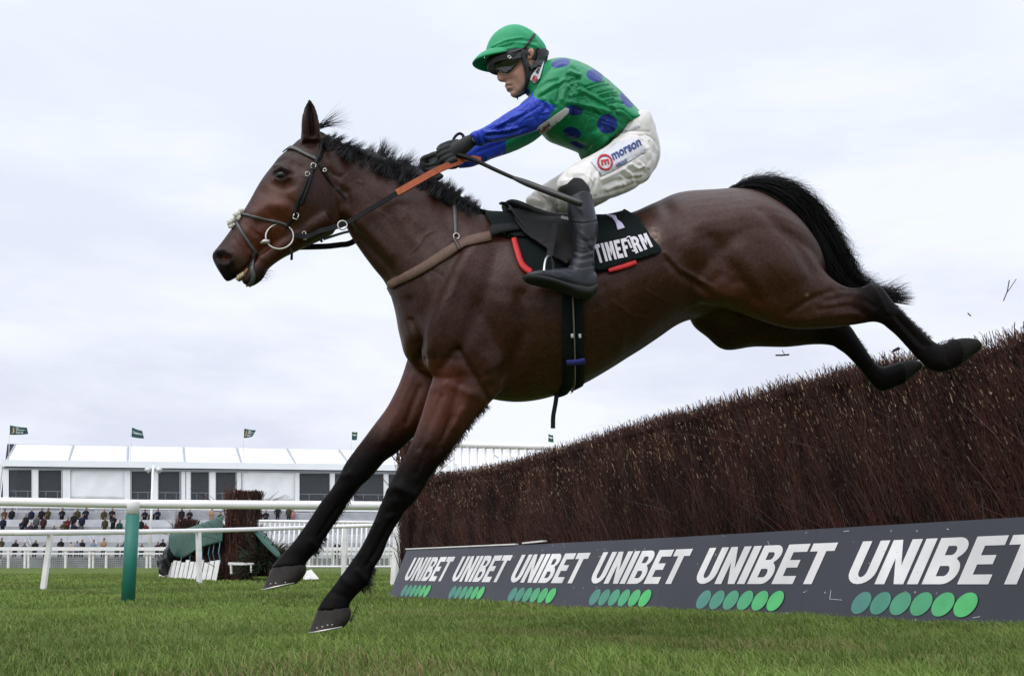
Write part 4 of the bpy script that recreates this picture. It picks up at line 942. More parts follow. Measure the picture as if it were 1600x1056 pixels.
# forelegs
parts.append(loft([(690,520, 800,570, .075, NL), (684,565, 790,602, .082, NL), (672,604, 768,628, .076, NL), (659,645, 742,655, .068, NL), (646,682, 722,682, .060, NL), (632,712, 702,708, .053, NL), (617,740, 683,732, .047, NL), (605,764, 668,752, .045, NL), (594,788, 652,780, .043, NL), (587,806, 631,803, .036, NL), (576,830, 613,831, .030, NL), (563,856, 599,860, .027, NL), (546,880, 585,888, .028, NL), (531,901, 578,909, .033, NL), (517,919, 564,923, .033, NL), (505,935, 549,939, .035, NL), (496,950, 546,947, .043, NL), (494,956, 548,952, .042, NL)], n=20))
parts.append(loft([(638,555, 740,580, .07, FL), (624,597, 715,622, .070, FL), (604,636, 680,656, .062, FL), (579,670, 648,682, .053, FL), (556,700, 622,706, .047, FL), (541,720, 602,720, .046, FL), (530,741, 584,741, .045, FL), (517,764, 562,762, .039, FL), (502,782, 543,787, .031, FL), (482,812, 523,817, .027, FL), (464,838, 508,840, .029, FL), (453,852, 500,856, .033, FL), (439,868, 487,870, .033, FL), (426,883, 478,881, .043, FL), (423,888, 479,886, .042, FL)], n=20))
# hind legs
HN, HF = .135, -.125
parts.append(loft([(1200,330, 1085,440, .10, HN), (1252,370, 1108,474, .115, HN), (1284,422, 1140,482, .105, HN), (1304,441, 1185,498, .088, HN), (1322,449, 1235,513, .068, HN), (1338,450, 1290,513, .052, HN), (1350,447, 1338,507, .044, HN), (1361,442, 1366,503, .044, HN), (1374,447, 1379,506, .043, HN), (1385,460, 1383,508, .038, HN), (1398,476, 1387,512, .034, HN), (1417,494, 1402,525, .029, HN), (1439,516, 1422,547, .027, HN), (1456,532, 1440,566, .029, HN), (1466,538, 1456,579, .034, HN), (1475,536, 1472,582, .034, HN), (1483,532, 1486,578, .034, HN), (1490,529, 1499,572, .040, HN), (1494,529, 1503,570, .040, HN)], n=20))
parts.append(loft([(1165,400, 1070,470, .09, HF), (1180,430, 1082,505, .11, HF), (1203,465, 1105,525, .105, HF), (1215,488, 1133,546, .085, HF), (1238,497, 1180,541, .070, HF), (1268,500, 1228,542, .056, HF), (1296,500, 1272,538, .046, HF), (1314,500, 1300,540, .042, HF), (1328,510, 1311,546, .038, HF), (1341,529, 1325,556, .031, HF), (1357,553, 1345,578, .027, HF), (1368,568, 1358,594, .029, HF), (1377,573, 1370,608, .034, HF), (1386,571, 1382,612, .034, HF), (1396,568, 1397,606, .034, HF), (1405,565, 1411,601, .040, HF), (1408,565, 1415,599, .039, HF)], n=20))
body_me = union('horse_body', parts, .0068, 9, .5)
sculpt(body_me, [
 # face: cheek edge, jaw, eye socket, nostril, mouth corner, facial crest
 ([(528,300),(533,330),(524,356)], 6, 0.00801), ([(541,300),(546,335),(538,362)], 8, -0.01068), ([(512,268),(530,300)], 7, -0.00533),
 ([(398,335),(420,320),(445,322)], 8, 0.00668), ([(402,350),(430,342),(452,350)], 9, -0.00668), ([(410,300),(430,300),(460,318)], 10, -0.00533),
 ([(430,262),(441,260),(452,268)], 4, 0.00935), ([(430,281),(442,285),(453,278)], 4, 0.00668), ([(441,274)], 10, -0.00668), ([(429,269),(441,264.5),(454,270)], 2.6, 0.01068), ([(431,280),(442,284),(453,279)], 2.6, 0.00801), ([(426,288),(442,295),(458,290)], 6, -0.00533), ([(458,258),(470,262)], 8, -0.00801), ([(425,250),(450,244)], 7, 0.00533),
 ([(340,394),(350,391),(359,397)], 4, 0.00801), ([(341,402),(352,404)], 5.5, -0.01735), ([(360,398),(363,408),(355,414)], 4, 0.00668), ([(372,400),(380,412)], 8, 0.00400),
 ([(365,434),(378,424),(390,412),(400,400)], 3.2, -0.01335), ([(412,386),(420,383)], 4, -0.00533), ([(392,396),(410,402)], 5, 0.00533),
 ([(370,350),(384,360)], 10, 0.00267), ([(395,360),(410,372)], 4, -0.00267), ([(385,352),(400,366)], 3, -0.00267),
 # ear hollow
 ([(484,166),(487,190),(488,210)], 5, -0.02136), ([(474,180),(474,205)], 2, 0.00400), ([(497,190),(498,210)], 2, 0.00400),
 # neck: jugular groove, muscle bands
 ([(548,360),(575,385),(600,410),(622,440)], 9, -0.01335), ([(540,330),(575,360),(610,398)], 10, 0.00801), ([(560,285),(600,330),(640,390)], 12, -0.00668), ([(600,290),(650,345)], 16, 0.00668), ([(520,268),(540,285),(535,300)], 6, -0.00533),
 ([(640,350),(665,372),(680,400)], 10, -0.00533), ([(690,310),(700,350),(735,375)], 12, -0.00801),
 # shoulder blade, point of shoulder, breast, elbow, forearm muscles
 ([(745,370),(715,430),(690,490),(672,545)], 13, 0.01068), ([(720,385),(690,440),(660,490)], 12, -0.00935), ([(775,395),(760,450),(735,510),(712,560)], 14, -0.01335), ([(640,470),(652,520),(658,560)], 9, -0.01068), ([(650,540),(655,575)], 10, -0.01335, 0.0),
 ([(716,545),(740,585),(765,625)], 5, -0.01201, .02), ([(690,575),(705,553),(716,545)], 6, -0.00801, .02), ([(790,480),(790,540),(772,600)], 20, 0.01068), ([(815,460),(818,520),(795,575),(770,605)], 12, -0.01601), ([(760,560),(770,590)], 10, 0.00801, .02),
 ([(700,590),(690,640),(672,690)], 10, 0.00801, .02), ([(718,600),(704,650),(690,700)], 5, -0.00668, .02), ([(735,615),(715,665)], 8, 0.00668, .02), ([(668,700),(650,740)], 4, -0.00400, .02), ([(625,760),(640,772)], 9, 0.00801, .02), ([(607,800),(620,800)], 5, -0.00533, .02),
 ([(640,590),(622,640),(598,690)], 8, 0.00668, None or -9, -0.02669), ([(655,605),(635,660)], 5, -0.00668, -9, -0.02669),
 ([(610,815),(580,870)], 3, -0.00400, .02), ([(622,815),(592,872)], 3, 0.00267, .02),
 # veins and skin folds
 ([(520,272),(530,277),(541,270)], 1.6, -0.00400), ([(557,283),(566,285)], 1.5, 0.00400), ([(590,330),(604,336),(612,346)], 1.5, 0.00267), ([(640,395),(655,383),(662,368),(676,362)], 1.6, 0.00294), ([(700,470),(712,455),(716,440)], 1.6, 0.00267), ([(672,420),(690,430)], 2, -0.00267), ([(1010,455),(1040,470),(1075,478)], 1.6, 0.00267), ([(955,470),(985,492),(1010,498)], 1.8, 0.00267), ([(1200,410),(1225,440),(1236,470)], 1.6, 0.00241),
 ([(392,336),(402,352),(400,368)], 1.6, -0.00294), ([(420,330),(432,346)], 1.8, -0.00267), ([(364,372),(376,388)], 1.8, -0.00241), ([(404,362),(420,372)], 1.5, 0.00267), ([(448,300),(462,312),(470,330)], 2, 0.00267),
 ([(640,500),(655,540),(652,565)], 4, -0.00801), ([(668,440),(676,480),(668,520)], 8, 0.00400), ([(845,440),(852,500),(845,560)], 10, 0.00400), ([(870,480),(876,540)], 7, -0.00267), ([(915,460),(922,520),(915,580)], 9, 0.00400), ([(965,430),(975,490),(968,550)], 9, 0.00400), ([(945,450),(955,520)], 7, -0.00333),
 # ribs, girth, belly, flank fold
 ([(935,440),(950,520),(940,570)], 22, 0.00533), ([(990,400),(1010,470),(1000,530)], 24, 0.00533), ([(1040,395),(1062,420),(1110,447)], 4, 0.00668), ([(1046,408),(1066,430),(1106,458)], 6, -0.00801), ([(1110,447),(1125,430)], 8, -0.00533),
 ([(1075,340),(1090,352),(1120,360)], 12, 0.00668), ([(1118,368),(1128,400),(1150,440)], 17, -0.01868), ([(1070,350),(1060,390),(1080,420)], 18, -0.01068), ([(1040,320),(1055,345)], 12, -0.00668),
 # haunch
 ([(1160,340),(1200,380),(1240,430)], 26, 0.01068), ([(1160,395),(1180,440),(1200,480)], 14, 0.00801), ([(1190,330),(1235,372),(1268,425)], 8, -0.00668), ([(1150,420),(1185,470)], 7, -0.00533), ([(1232,490),(1262,470),(1300,455)], 5, -0.00668, .02), ([(1250,500),(1300,480)], 8, 0.00533, .02), ([(1290,470),(1330,462)], 5, -0.00533, .02), ([(1345,460),(1362,485)], 8, 0.00533, .02), ([(1330,478),(1350,490)], 5, -0.00533, .02),
 ([(1085,472),(1115,452),(1150,470)], 9, 0.00533, .02), ([(1405,500),(1440,540)], 3, -0.00400, .02), ([(1395,500),(1432,543)], 3, 0.00267, .02),
 # knees, cannons, tendons, fetlocks
 ([(606,768),(618,762),(632,766)], 6, .006, .02), ([(640,786),(652,770),(664,756)], 5, .005, .02), ([(636,764),(640,778)], 4, -.004, .02), ([(612,792),(628,792)], 5, -.004, .02), ([(628,806),(600,858),(584,882)], 2.4, .005, .02), ([(617,808),(590,858),(572,884)], 2.4, -.006, .02), ([(590,815),(562,868)], 3, .003, .02), ([(560,892),(572,906)], 5, .005, .02), ([(534,902),(545,912)], 6, .004, .02), ([(520,925),(540,932)], 4, -.003, .02),
 ([(534,744),(546,740)], 5, .005, -9, -.02), ([(560,756),(574,746)], 5, .005, -9, -.02), ([(538,790),(508,838)], 2.4, .005, -9, -.02), ([(528,790),(498,836)], 2.4, -.005, -9, -.02), ([(486,846),(496,856)], 5, .005, -9, -.02),
 ([(652,640),(640,668),(630,700)], 6, .006, .02), ([(690,620),(672,660),(655,700)], 4, -.006, .02), ([(722,640),(700,680),(682,715)], 5, .006, .02), ([(708,650),(688,690)], 3, -.005, .02), ([(664,612),(700,600),(742,618)], 6, .004, .02),
 ([(1346,452),(1360,446)], 4, .005, .02), ([(1364,452),(1376,470),(1384,488)], 4, .006, .02), ([(1352,470),(1366,480)], 4, -.006, .02), ([(1376,494),(1384,500)], 4, .005, .02), ([(1404,486),(1452,536)], 2.2, .005, .02), ([(1400,494),(1446,542)], 2.2, -.005, .02), ([(1460,548),(1466,566)], 5, .004, .02), ([(1478,545),(1482,566)], 3, -.004, .02), ([(1315,452),(1342,454)], 4, -.005, .02), ([(1260,500),(1310,492),(1340,490)], 5, .005, .02), ([(1280,484),(1320,478)], 4, -.005, .02),
])
V = verts_of(body_me); N = normals_of(body_me); px, py = proj(V); la = lat_of(V)
put_verts(body_me, V + N * (vnoise(V, 26, 3) * .0011 + vnoise(V, 60, 4) * .0005)[:, None])
# bay coat: brown body, mahogany face and forearms, black points
def blend(C, k, c): return C * (1 - k[:, None]) + np.array(c) * k[:, None]
def sm(x, a, b): t = np.clip((x - a) / (b - a), 0, 1); return t * t * (3 - 2 * t)
BLK = (.0062, .0056, .0060)
C = np.tile(np.array([.064, .0265, .0165]), (len(V), 1))
C *= (1 + .17 * vnoise(V, 8, 1) + .08 * vnoise(V, 26, 2))[:, None]
g = lambda x, y, r: np.exp(-(((px - x) ** 2 + (py - y) ** 2) / r ** 2))
C = blend(C, .45 * sm(px, 980, 1080) * (py < 520), (.082, .031, .0165))
C = blend(C, .75 * np.clip(g(430, 330, 50) + g(395, 370, 42) + g(420, 300, 35), 0, 1), (.165, .045, .017))
C = blend(C, .5 * np.clip(g(480, 350, 30) + g(490, 310, 30), 0, 1), (.045, .023, .018))
C = blend(C, .5 * np.clip(g(455, 235, 26), 0, 1), (.045, .024, .018))
C = blend(C, .6 * np.clip(g(1130, 462, 34) + g(1200, 500, 30) + g(1165, 478, 26), 0, 1), (.120, .036, .014))
C = blend(C, .85 * np.clip(g(640, 620, 42) + g(690, 600, 42) + g(700, 655, 42) + g(610, 655, 30), 0, 1) * (py > 560), (.135, .036, .016))
C = blend(C, .5 * np.clip(g(900, 560, 60) + g(850, 560, 40), 0, 1), (.062, .032, .018))
# face seams: darker ridge of the nose and forehead
fr = seg_dist(px, py, [(470,216),(437,245),(405,287),(377,335),(352,374)]); C = blend(C, .75 * np.exp(-(fr / 12) ** 2), (.035, .022, .020))
C = blend(C, np.clip(1.5 * g(440, 273, 13), 0, 1) * .9, (.014, .010, .010))
C = blend(C, np.clip(1.6 * g(343, 404, 18) + 1.4 * g(352, 424, 18) + .9 * g(362, 432, 12), 0, 1) * .97, (.018, .015, .016))
C = blend(C, np.clip(1.3 * g(392, 438, 14) + .8 * g(405, 428, 14), 0, 1) * .9, (.026, .020, .019))
C = blend(C, np.clip(1.2 * g(383, 412, 12), 0, 1) * .5, (.12, .085, .07))
C = blend(C, np.clip(1.6 * g(352, 403, 4.2), 0, 1) * (la > .01), (.10, .014, .012))
C = blend(C, np.clip(1.2 - seg_dist(px, py, [(484,150),(486,206)]) / 16, 0, 1) * .9, (.010, .0065, .006))
# black legs, and painted shade on the far hind thigh
dn = sm(py - .30 * (720 - px), 630, 735) * (px < 760); C = blend(C, np.where(la > 0, dn, 0), BLK)
df = sm(py - .25 * (640 - px), 628, 712) * (px < 660); C = blend(C, np.where(la <= 0.0, df, 0), BLK)
hn = sm(px + .45 * (480 - py), 1298, 1372) ; C = blend(C, hn * .97, BLK)
C = blend(C, np.where(la < -.02, sm(px, 1240, 1300) * (py > 480), 0), BLK)
C = blend(C, np.where((la < .03), sm(py, 495, 515) * (px > 1060) * (px < 1330) * .55, 0), (.022, .014, .012))  # painted shade: darkens the upper far hind leg and stifle
C = blend(C, .35 * np.exp(-(seg_dist(px, py, [(560,382),(600,430),(622,470)]) / 26) ** 2), (.03, .020, .018))
# white rub mark behind the saddle cloth, small star scar on the thigh
wm = np.clip(1.5 * np.exp(-(((px - 1021) / 9) ** 2 + ((py - 370) / 13) ** 2)), 0, 1) * (.55 + .45 * vnoise(V, 300, 5)); C = blend(C, np.clip(wm, 0, 1) * (la > 0), (.42, .36, .34))
C = blend(C, np.clip(1.4 * g(1261, 461, 2.2), 0, 1) * (la > 0), (.35, .32, .30))
C = C * np.array([.57, .445, .35]) * (1 + .10 * rng.standard_normal(len(V)))[:, None]
vcol(body_me, np.clip(C, .003, 1))
M_coat = mat('horse_coat', attr='Col', rough=.43, spec=.30, noise=(70, .22, 6), bump=(330, .35, .002, (1, 1, .4)))
horse = empty('horse', (MID0[0] - .3, MID0[1], 0.0), 'bay racehorse with black legs landing over the birch fence, ridden by the jockey in green', 'horse')
nt_ = M_coat.node_tree; _at = [n for n in nt_.nodes if n.type == 'ATTRIBUTE'][0]; _bw = nt_.nodes.new('ShaderNodeRGBToBW'); _mr = nt_.nodes.new('ShaderNodeMapRange')
_mr.inputs['From Min'].default_value = .006; _mr.inputs['From Max'].default_value = .020; _mr.inputs['To Min'].default_value = .06; _mr.inputs['To Max'].default_value = .27
nt_.links.new(_at.outputs['Color'], _bw.inputs[0]); nt_.links.new(_bw.outputs[0], _mr.inputs['Value']); nt_.links.new(_mr.outputs[0], nt_.nodes['Principled BSDF'].inputs['Specular IOR Level'])
hbody = link('body', body_me, M_coat, horse)
BVH_H = BVHTree.FromPolygons([tuple(v) for v in verts_of(body_me)], [tuple(p.vertices) for p in body_me.polygons])

# ------------------------------------------------------------------ laying things on a body
def cast(px, py, bvh, lift=.004, off=None):
    d = Vector(ray(px, py)).normalized(); loc, nrm, i, dist = bvh.ray_cast(Vector(CAM), d)
    if loc is None:
        loc, nrm, i, dist = bvh.find_nearest(Vector(hp(px, py, .02 if off is None else off)))
    return np.array(loc + nrm * lift), np.array(nrm)
def drape_poly(name, poly, bvh, mt, parent=None, lift=.004, thick=.004, step=7.0, smooth=True, both=False, relax=0):
    V, F = fill2d([poly]) if not isinstance(poly[0][0], (list, tuple)) else fill2d(poly)
    return drape_flat(name, V, F, bvh, mt, parent, lift, thick, step, smooth, both, relax)
def drape_flat(name, V, F, bvh, mt, parent=None, lift=.004, thick=.004, step=7.0, smooth=True, both=False, relax=0):
    V, F = grid_cut(V, F, step); P = np.array([cast(x, y, bvh, lift)[0] for x, y in V])
    if relax:
        nb = [set() for _ in P]
        for f in F:
            for a, b in zip(f, f[1:] + f[:1]): nb[a].add(b); nb[b].add(a)
        for _ in range(relax): P = np.array([(p + P[list(n)].mean(0)) / 2 if n else p for p, n in zip(P, nb)])
    F = [f for f in F if len(f) > 2]
    # wind faces towards the camera
    G = []
    for f in F:
        a, b, c = P[f[0]], P[f[1]], P[f[2]]; G.append(f if np.dot(np.cross(b - a, c - a), CAM - a) > 0 else tuple(reversed(f)))
    o = link(name, mesh_np(name, P, G), mt, parent, smooth)
    if thick: md = o.modifiers.new('thickness', 'SOLIDIFY'); md.thickness = thick; md.offset = 0.0
    if both:
        o2 = link(name, mesh_np(name, mirror(P), [tuple(reversed(f)) for f in G]), mt, parent, smooth)
        if thick: md = o2.modifiers.new('thickness', 'SOLIDIFY'); md.thickness = thick; md.offset = 0.0
    return o
def strip2d(pts, w, close=3.0):
    P = cr(np.array(pts, float), 6); d = np.gradient(P, axis=0); d /= np.linalg.norm(d, axis=1, keepdims=True) + 1e-9; n = np.stack([-d[:, 1], d[:, 0]], -1)
    ws = np.array(w if isinstance(w, (list, tuple)) else [w] * len(pts), float); W_ = np.interp(np.linspace(0, 1, len(P)), np.linspace(0, 1, len(ws)), ws)[:, None] / 2
    k = 3; rows = [P + n * W_ * (2 * j / (k - 1) - 1) for j in range(k)]; V = np.stack(rows, 1).reshape(-1, 2)
    F = [(i * k + j, i * k + j + 1, (i + 1) * k + j + 1, (i + 1) * k + j) for i in range(len(P) - 1) for j in range(k - 1)]; return V, F
def drape_strip(name, pts, w, bvh, mt, parent=None, lift=.004, thick=.004, both=False, relax=1):
    V, F = strip2d(pts, w); return drape_flat(name, V, F, bvh, mt, parent, lift, thick, 1e6, True, both, relax)
def px_text(word, quad, bvh, mt, parent, lift=.008, step=4.0, bold=.02, letters=None, name='lettering', thick=.0015):
    """quad: pixel corners bottom-left, bottom-right, top-right, top-left"""
    V, F = letters if letters else text2d(word, bold); V = np.asarray(V, float); V = (V - V.min(0)) / (V.max(0) - V.min(0)); a, b, c, d = [np.array(q, float) for q in quad]
    Q = np.array([(a * (1 - x) + b * x) * (1 - y) + (d * (1 - x) + c * x) * y for x, y in V]); return drape_flat(name, Q, F, bvh, mt, parent, lift, thick, step, False)
def ribbon(m, pts, w, h, wdir=None, c=None):
    """flat strap through free space; wide edge roughly along wdir"""
    P = cr(np.array(pts, float), 6); V, F = [], []
    for i, p in enumerate(P):
        d = P[min(i + 1, len(P) - 1)] - P[max(i - 1, 0)]; d /= np.linalg.norm(d) + 1e-9; u = np.array(wdir if wdir is not None else (0, 0, 1.0)); u = u - d * np.dot(u, d); u /= np.linalg.norm(u) + 1e-9; v = np.cross(d, u)
        for a, b in ((-1, -1), (1, -1), (1, 1), (-1, 1)): V.append(p + u * a * w / 2 + v * b * h / 2)
    n = len(P)
    for i in range(n - 1):
        for k in range(4): F.append((i * 4 + k, i * 4 + (k + 1) % 4, (i + 1) * 4 + (k + 1) % 4, (i + 1) * 4 + k))
    F += [(3, 2, 1, 0), tuple((n - 1) * 4 + k for k in range(4))]; m.add(V, F, c)
def ring3(m, c, r, th, ax, n=28, k=8):
    ax = Vector(ax).normalized(); u = ax.orthogonal().normalized(); v = ax.cross(u); pts = [Vector(c) + (u * math.cos(t) + v * math.sin(t)) * r for t in np.linspace(0, 2 * math.pi, n, endpoint=False)]; V, F = [], []
    for i, p in enumerate(pts):
        o = (p - Vector(c)).normalized()
        for j in range(k): t = 2 * math.pi * j / k; V.append(p + (o * math.cos(t) + ax * math.sin(t)) * th)
    for i in range(n):
        for j in range(k): F.append((i * k + j, i * k + (j + 1) % k, ((i + 1) % n) * k + (j + 1) % k, ((i + 1) % n) * k + j))
    m.add(V, F)

# ------------------------------------------------------------------ eye, hooves, hair
M_eye = mat('eye_dark', (.004, .003, .003), rough=.12, spec=.28)
for s in (1, -1):
    e0, _ = cast(441, 273.5, BVH_H, 0); 
    if s < 0: e0 = mirror(e0)
    V, F = ball(e0 - LAT * s * .013, (.029, .022, .020), 24); link('eye', mesh_np('eye', V, F), M_eye, horse, True)
    if 0: V, F = loft([(429,272, 430,273.5, .004, 0), (434,266.5, 434.5,269.5, .007, 0), (441,264.2, 441,267.5, .008, 0), (448,267.5, 447.5,270, .007, 0), (454,276, 453.5,277, .004, 0)], n=10)
    if 0: sh = lat_of(e0) * 1.0; link('eyelid', mesh_np('eyelid', [v + LAT * (sh - .001 * s) for v in V], F), mat('eyelid_skin', (.014, .010, .010), rough=.4), horse)
M_hoof = mat('hoof_horn', (.024, .018, .016), rough=.6, spec=.25, noise=(30, .35, 6), bump=(60, .35, .003, (1, 1, 4)))
M_hoof2 = mat('dark_hoof_horn', (.010, .008, .007), rough=.7, spec=.15, noise=(30, .4, 6), bump=(60, .35, .003, (1, 1, 4)))
M_steel = mat('worn_steel', (.50, .47, .44), rough=.36, metal=.85, noise=(20, .2))
M_sole = mat('hoof_sole', (.05, .046, .036), rough=.9, noise=(30, .4))
def hoof(top_f, top_b, toe, heel, off, w0, w1, nails, shoe=True, bulge=.13):
    st = []
    for t in np.linspace(0, 1, 6):
        f = np.array(top_f) * (1 - t) + np.array(toe) * t; b = np.array(top_b) * (1 - t) + np.array(heel) * t; b = b + (np.array(top_b) - np.array(top_f)) * bulge * math.sin(math.pi * t)
        st.append((f[0], f[1], b[0], b[1], w0 + (w1 - w0) * t, off))
    V, F = loft(st, sub=3, n=26); h = link('hoof', mesh_np('hoof', V, F), M_hoof if nails else M_hoof2, horse)
    n = 26; m0 = len(V) - 2 - n; ring = V[m0:m0 + n]; cen = np.mean(ring, axis=0); axis = np.mean(V[:n], axis=0) - cen; axis /= np.linalg.norm(axis)
    if shoe:
        mb = MB(); P = []; S = [(r - cen) for r in ring]
        for k in range(n): P += [cen + S[k] * 1.02 + axis * .002, cen + S[k] * 1.01 - axis * .0045, cen + S[k] * .74 - axis * .0045, cen + S[k] * .72 + axis * .002]
        order = [k for k in range(n)]; F2 = []
        kb = int(np.argmin([np.dot(s, hp(*toe, off) - cen) for s in S]))
        for k in range(n):
            k2 = (k + 1) % n
            if k in (kb, (kb - 1) % n, (kb + 1) % n, (kb - 2) % n): continue
            for j in range(4): F2.append((k * 4 + j, k * 4 + (j + 1) % 4, k2 * 4 + (j + 1) % 4, k2 * 4 + j))
        mb.add(P, F2); mb.build('horseshoe', M_steel, h, True)
    if nails:
        bv = BVHTree.FromPolygons([tuple(v) for v in V], F); mb = MB()
        for nx_, ny_ in nails: p, nn = cast(nx_, ny_, bv, .0005); Vb, Fb = ball(p, .0032, 8); mb.add(Vb, Fb)
        mb.build('nail_heads', M_steel, h)
    return h
hoof((497,951), (545,946), (482,988), (540,977), NL, .039, .056, [(495.5,981), (504,979), (512,976.5), (519,976)])
hoof((427,883), (477,880), (410,921), (466,909), FL, .039, .054, [(423,912), (431,911), (446,910)])
hoof((1499,571), (1490,531), (1528,549), (1520,530), HN, .036, .044, [], True, .05)
hoof((1411,599), (1405,566), (1437,578), (1429,564), HF, .036, .043, [], True, .05)

M_hair = mat('black_hair', (.0065, .0058, .0065), rough=.45, spec=.25)
M_hair2 = mat('brown_leg_hair', (.05, .022, .015), rough=.6)
def px_hairs(roots, paths, offs, r0, name, mt, parent, tip=.1):
    """roots: unused; paths (N,K,2) in pixels, offs (N,K) lateral metres"""
    N, K, _ = paths.shape; P = np.array([[hp(paths[i, k, 0], paths[i, k, 1], offs[i, k]) for k in range(K)] for i in range(N)])
    V, F = strands(P, np.full(N, r0) * (.6 + .7 * rng.random(N)), tip=tip); return link(name, mesh_np(name, V, F), mt, parent)
# mane
crest = cr(np.array([(500,214),(512,221),(545,240),(582,256),(620,272),(655,286),(690,302),(720,318),(746,334)], float), 10)
N, NC = 8000, 150; uc = np.sort(rng.random(NC)); cid = rng.integers(0, NC, N); u = np.clip(uc[cid] + .011 * rng.standard_normal(N), 0, 1)
loose = rng.random(N) < .14; u = np.where(loose, rng.random(N), u)
ci = u * (len(crest) - 1); i0 = np.clip(ci.astype(int), 0, len(crest) - 2); base = crest[i0] + (crest[i0 + 1] - crest[i0]) * (ci - i0)[:, None]
prof = lambda q: np.interp(q, [0, .03, .12, .25, .42, .55, .68, .74, .80, .9, .96, 1], [8, 14, 26, 36, 44, 42, 44, 30, 26, 26, 20, 32])
cl_len = (.40 + 1.0 * rng.random(NC) ** 1.6); cl_ang = .20 * rng.standard_normal(NC); cl_curl = .28 + .32 * rng.standard_normal(NC); cl_off = .030 * rng.standard_normal(NC)
Lm = .88 * prof(u) * np.where(loose, .30 + .5 * rng.random(N), cl_len[cid] * (.72 + .38 * rng.random(N)))
ang = np.radians(np.interp(u, [0, .2, .5, .75, 1], [40, 46, 56, 60, 48])) + np.where(loose, .3 * rng.standard_normal(N), cl_ang[cid] + .07 * rng.standard_normal(N))
curl = np.where(loose, .4 + .5 * rng.standard_normal(N), cl_curl[cid] + .12 * rng.standard_normal(N))
low = rng.random(N) < .40
paths = np.empty((N, 5, 2)); offs = np.empty((N, 5)); o0 = np.where(loose, .028 * rng.standard_normal(N), cl_off[cid] + .012 * rng.standard_normal(N))
cb = crest[np.clip((uc[cid] * (len(crest) - 1)).astype(int), 0, len(crest) - 1)]
lowd = 9 * rng.random(N)
for k in range(5):
    t = k / 4; a = ang - curl * t * t * .55; pull = np.where(loose, 0, .97 * t)
    bx = base[:, 0] * (1 - pull) + cb[:, 0] * pull; by = base[:, 1] * (1 - pull) + cb[:, 1] * pull
    paths[:, k, 0] = bx + Lm * t * np.cos(a); paths[:, k, 1] = by + 5 + np.where(low, lowd, 0) * (1 - t) - Lm * t * np.sin(a)
    offs[:, k] = o0 * (1 + .4 * t) + np.where(low, .040, .0) * (1 - t)
px_hairs(None, paths, offs, .00135, 'mane', M_hair, horse, .04)
# thick dark roots of the mane lying along the crest
V, F = loft([(502,212, 509,224, .02, 0), (545,226, 546,243, .026, 0), (582,238, 584,259, .028, 0), (620,252, 622,275, .03, 0), (655,264, 655,290, .03, 0), (690,286, 688,305, .026, 0), (722,306, 720,322, .022, 0), (745,322, 745,336, .015, 0)], n=14)
me = mesh_np('mane_roots', V, F); Vv = verts_of(me); put_verts(me, Vv + normals_of(me) * (vnoise(Vv, 90, 8) * .006)[:, None]); link('mane_roots', me, M_hair, horse)
# forelock blown back past the ear
N = 70; paths = np.empty((N, 5, 2)); offs = np.empty((N, 5)); a0 = np.radians(rng.uniform(10, 46, N)); L_ = rng.uniform(24, 60, N); cv = rng.uniform(-.2, .7, N)
for k in range(5):
    t = k / 4; paths[:, k, 0] = 496 + rng.uniform(-2, 2, N) * (1 if k == 0 else 0) + L_ * t * np.cos(a0 - cv * t * .5); paths[:, k, 1] = 196 + np.linspace(0, 8, N) - L_ * t * np.sin(a0 - cv * t * .5); offs[:, k] = np.linspace(-.03, .04, N)
px_hairs(None, paths, offs, .0010, 'forelock', M_hair, horse)
# tail
tp = cr(np.array([(1140,297),(1165,289),(1198,290),(1234,306),(1265,338),(1288,380),(1306,415),(1327,440),(1352,452),(1385,462),(1424,468)], float), 8)
V, F = loft([(1134,298, 1158,303, .03, 0), (1162,285.5, 1180,306, .036, 0), (1190,283, 1204,318, .045, 0), (1222,296, 1226,338, .05, 0), (1250,322, 1246,368, .052, 0), (1276,362, 1262,402, .05, 0), (1300,404, 1283,432, .045, 0), (1330,436, 1312,449, .03, 0)], n=20)
me = mesh_np('tail_core', V, F); Vv = verts_of(me); put_verts(me, Vv + normals_of(me) * (vnoise(Vv, 70, 9) * .008)[:, None]); tail = link('tail', me, M_hair, horse)
td = np.gradient(tp, axis=0); td /= np.linalg.norm(td, axis=1, keepdims=True); tn = np.stack([td[:, 1], -td[:, 0]], -1)           # points up/out
N = 6500; s0 = rng.random(N) ** 1.2 * .62; Ls = .16 + .26 * rng.random(N); side = rng.uniform(-1, 1, N); out = np.clip(side, -1, 1)
paths = np.empty((N, 6, 2)); offs = np.empty((N, 6)); oo = .045 * rng.standard_normal(N)
wide = lambda s: np.interp(s, [0, .1, .3, .5, .62, .72, .82, 1], [3, 8, 20, 31, 31, 19, 10, 9])
for k in range(6):
    t = k / 5; s = np.clip(s0 + Ls * t, 0, 1); f = s * (len(tp) - 1); j = np.clip(f.astype(int), 0, len(tp) - 2); c = tp[j] + (tp[j + 1] - tp[j]) * (f - j)[:, None]; nn = tn[j]
    paths[:, k] = c + nn * (wide(s) * out * (.80 + .10 * t) + np.where(out > .25, 26 * t * t * (rng.random(N) ** 3), 0))[:, None]
    offs[:, k] = oo * np.interp(s, [0, .3, 1], [.4, 1, .7])
px_hairs(None, paths, offs, .0013, 'tail_hair', M_hair, tail)
N = 300; paths = np.empty((N, 5, 2)); offs = np.empty((N, 5)); L_ = rng.uniform(22, 58, N); st = rng.uniform(0, 1, N); a0 = np.radians(np.where(rng.random(N) < .8, rng.normal(-4, 7, N), rng.normal(16, 10, N)))
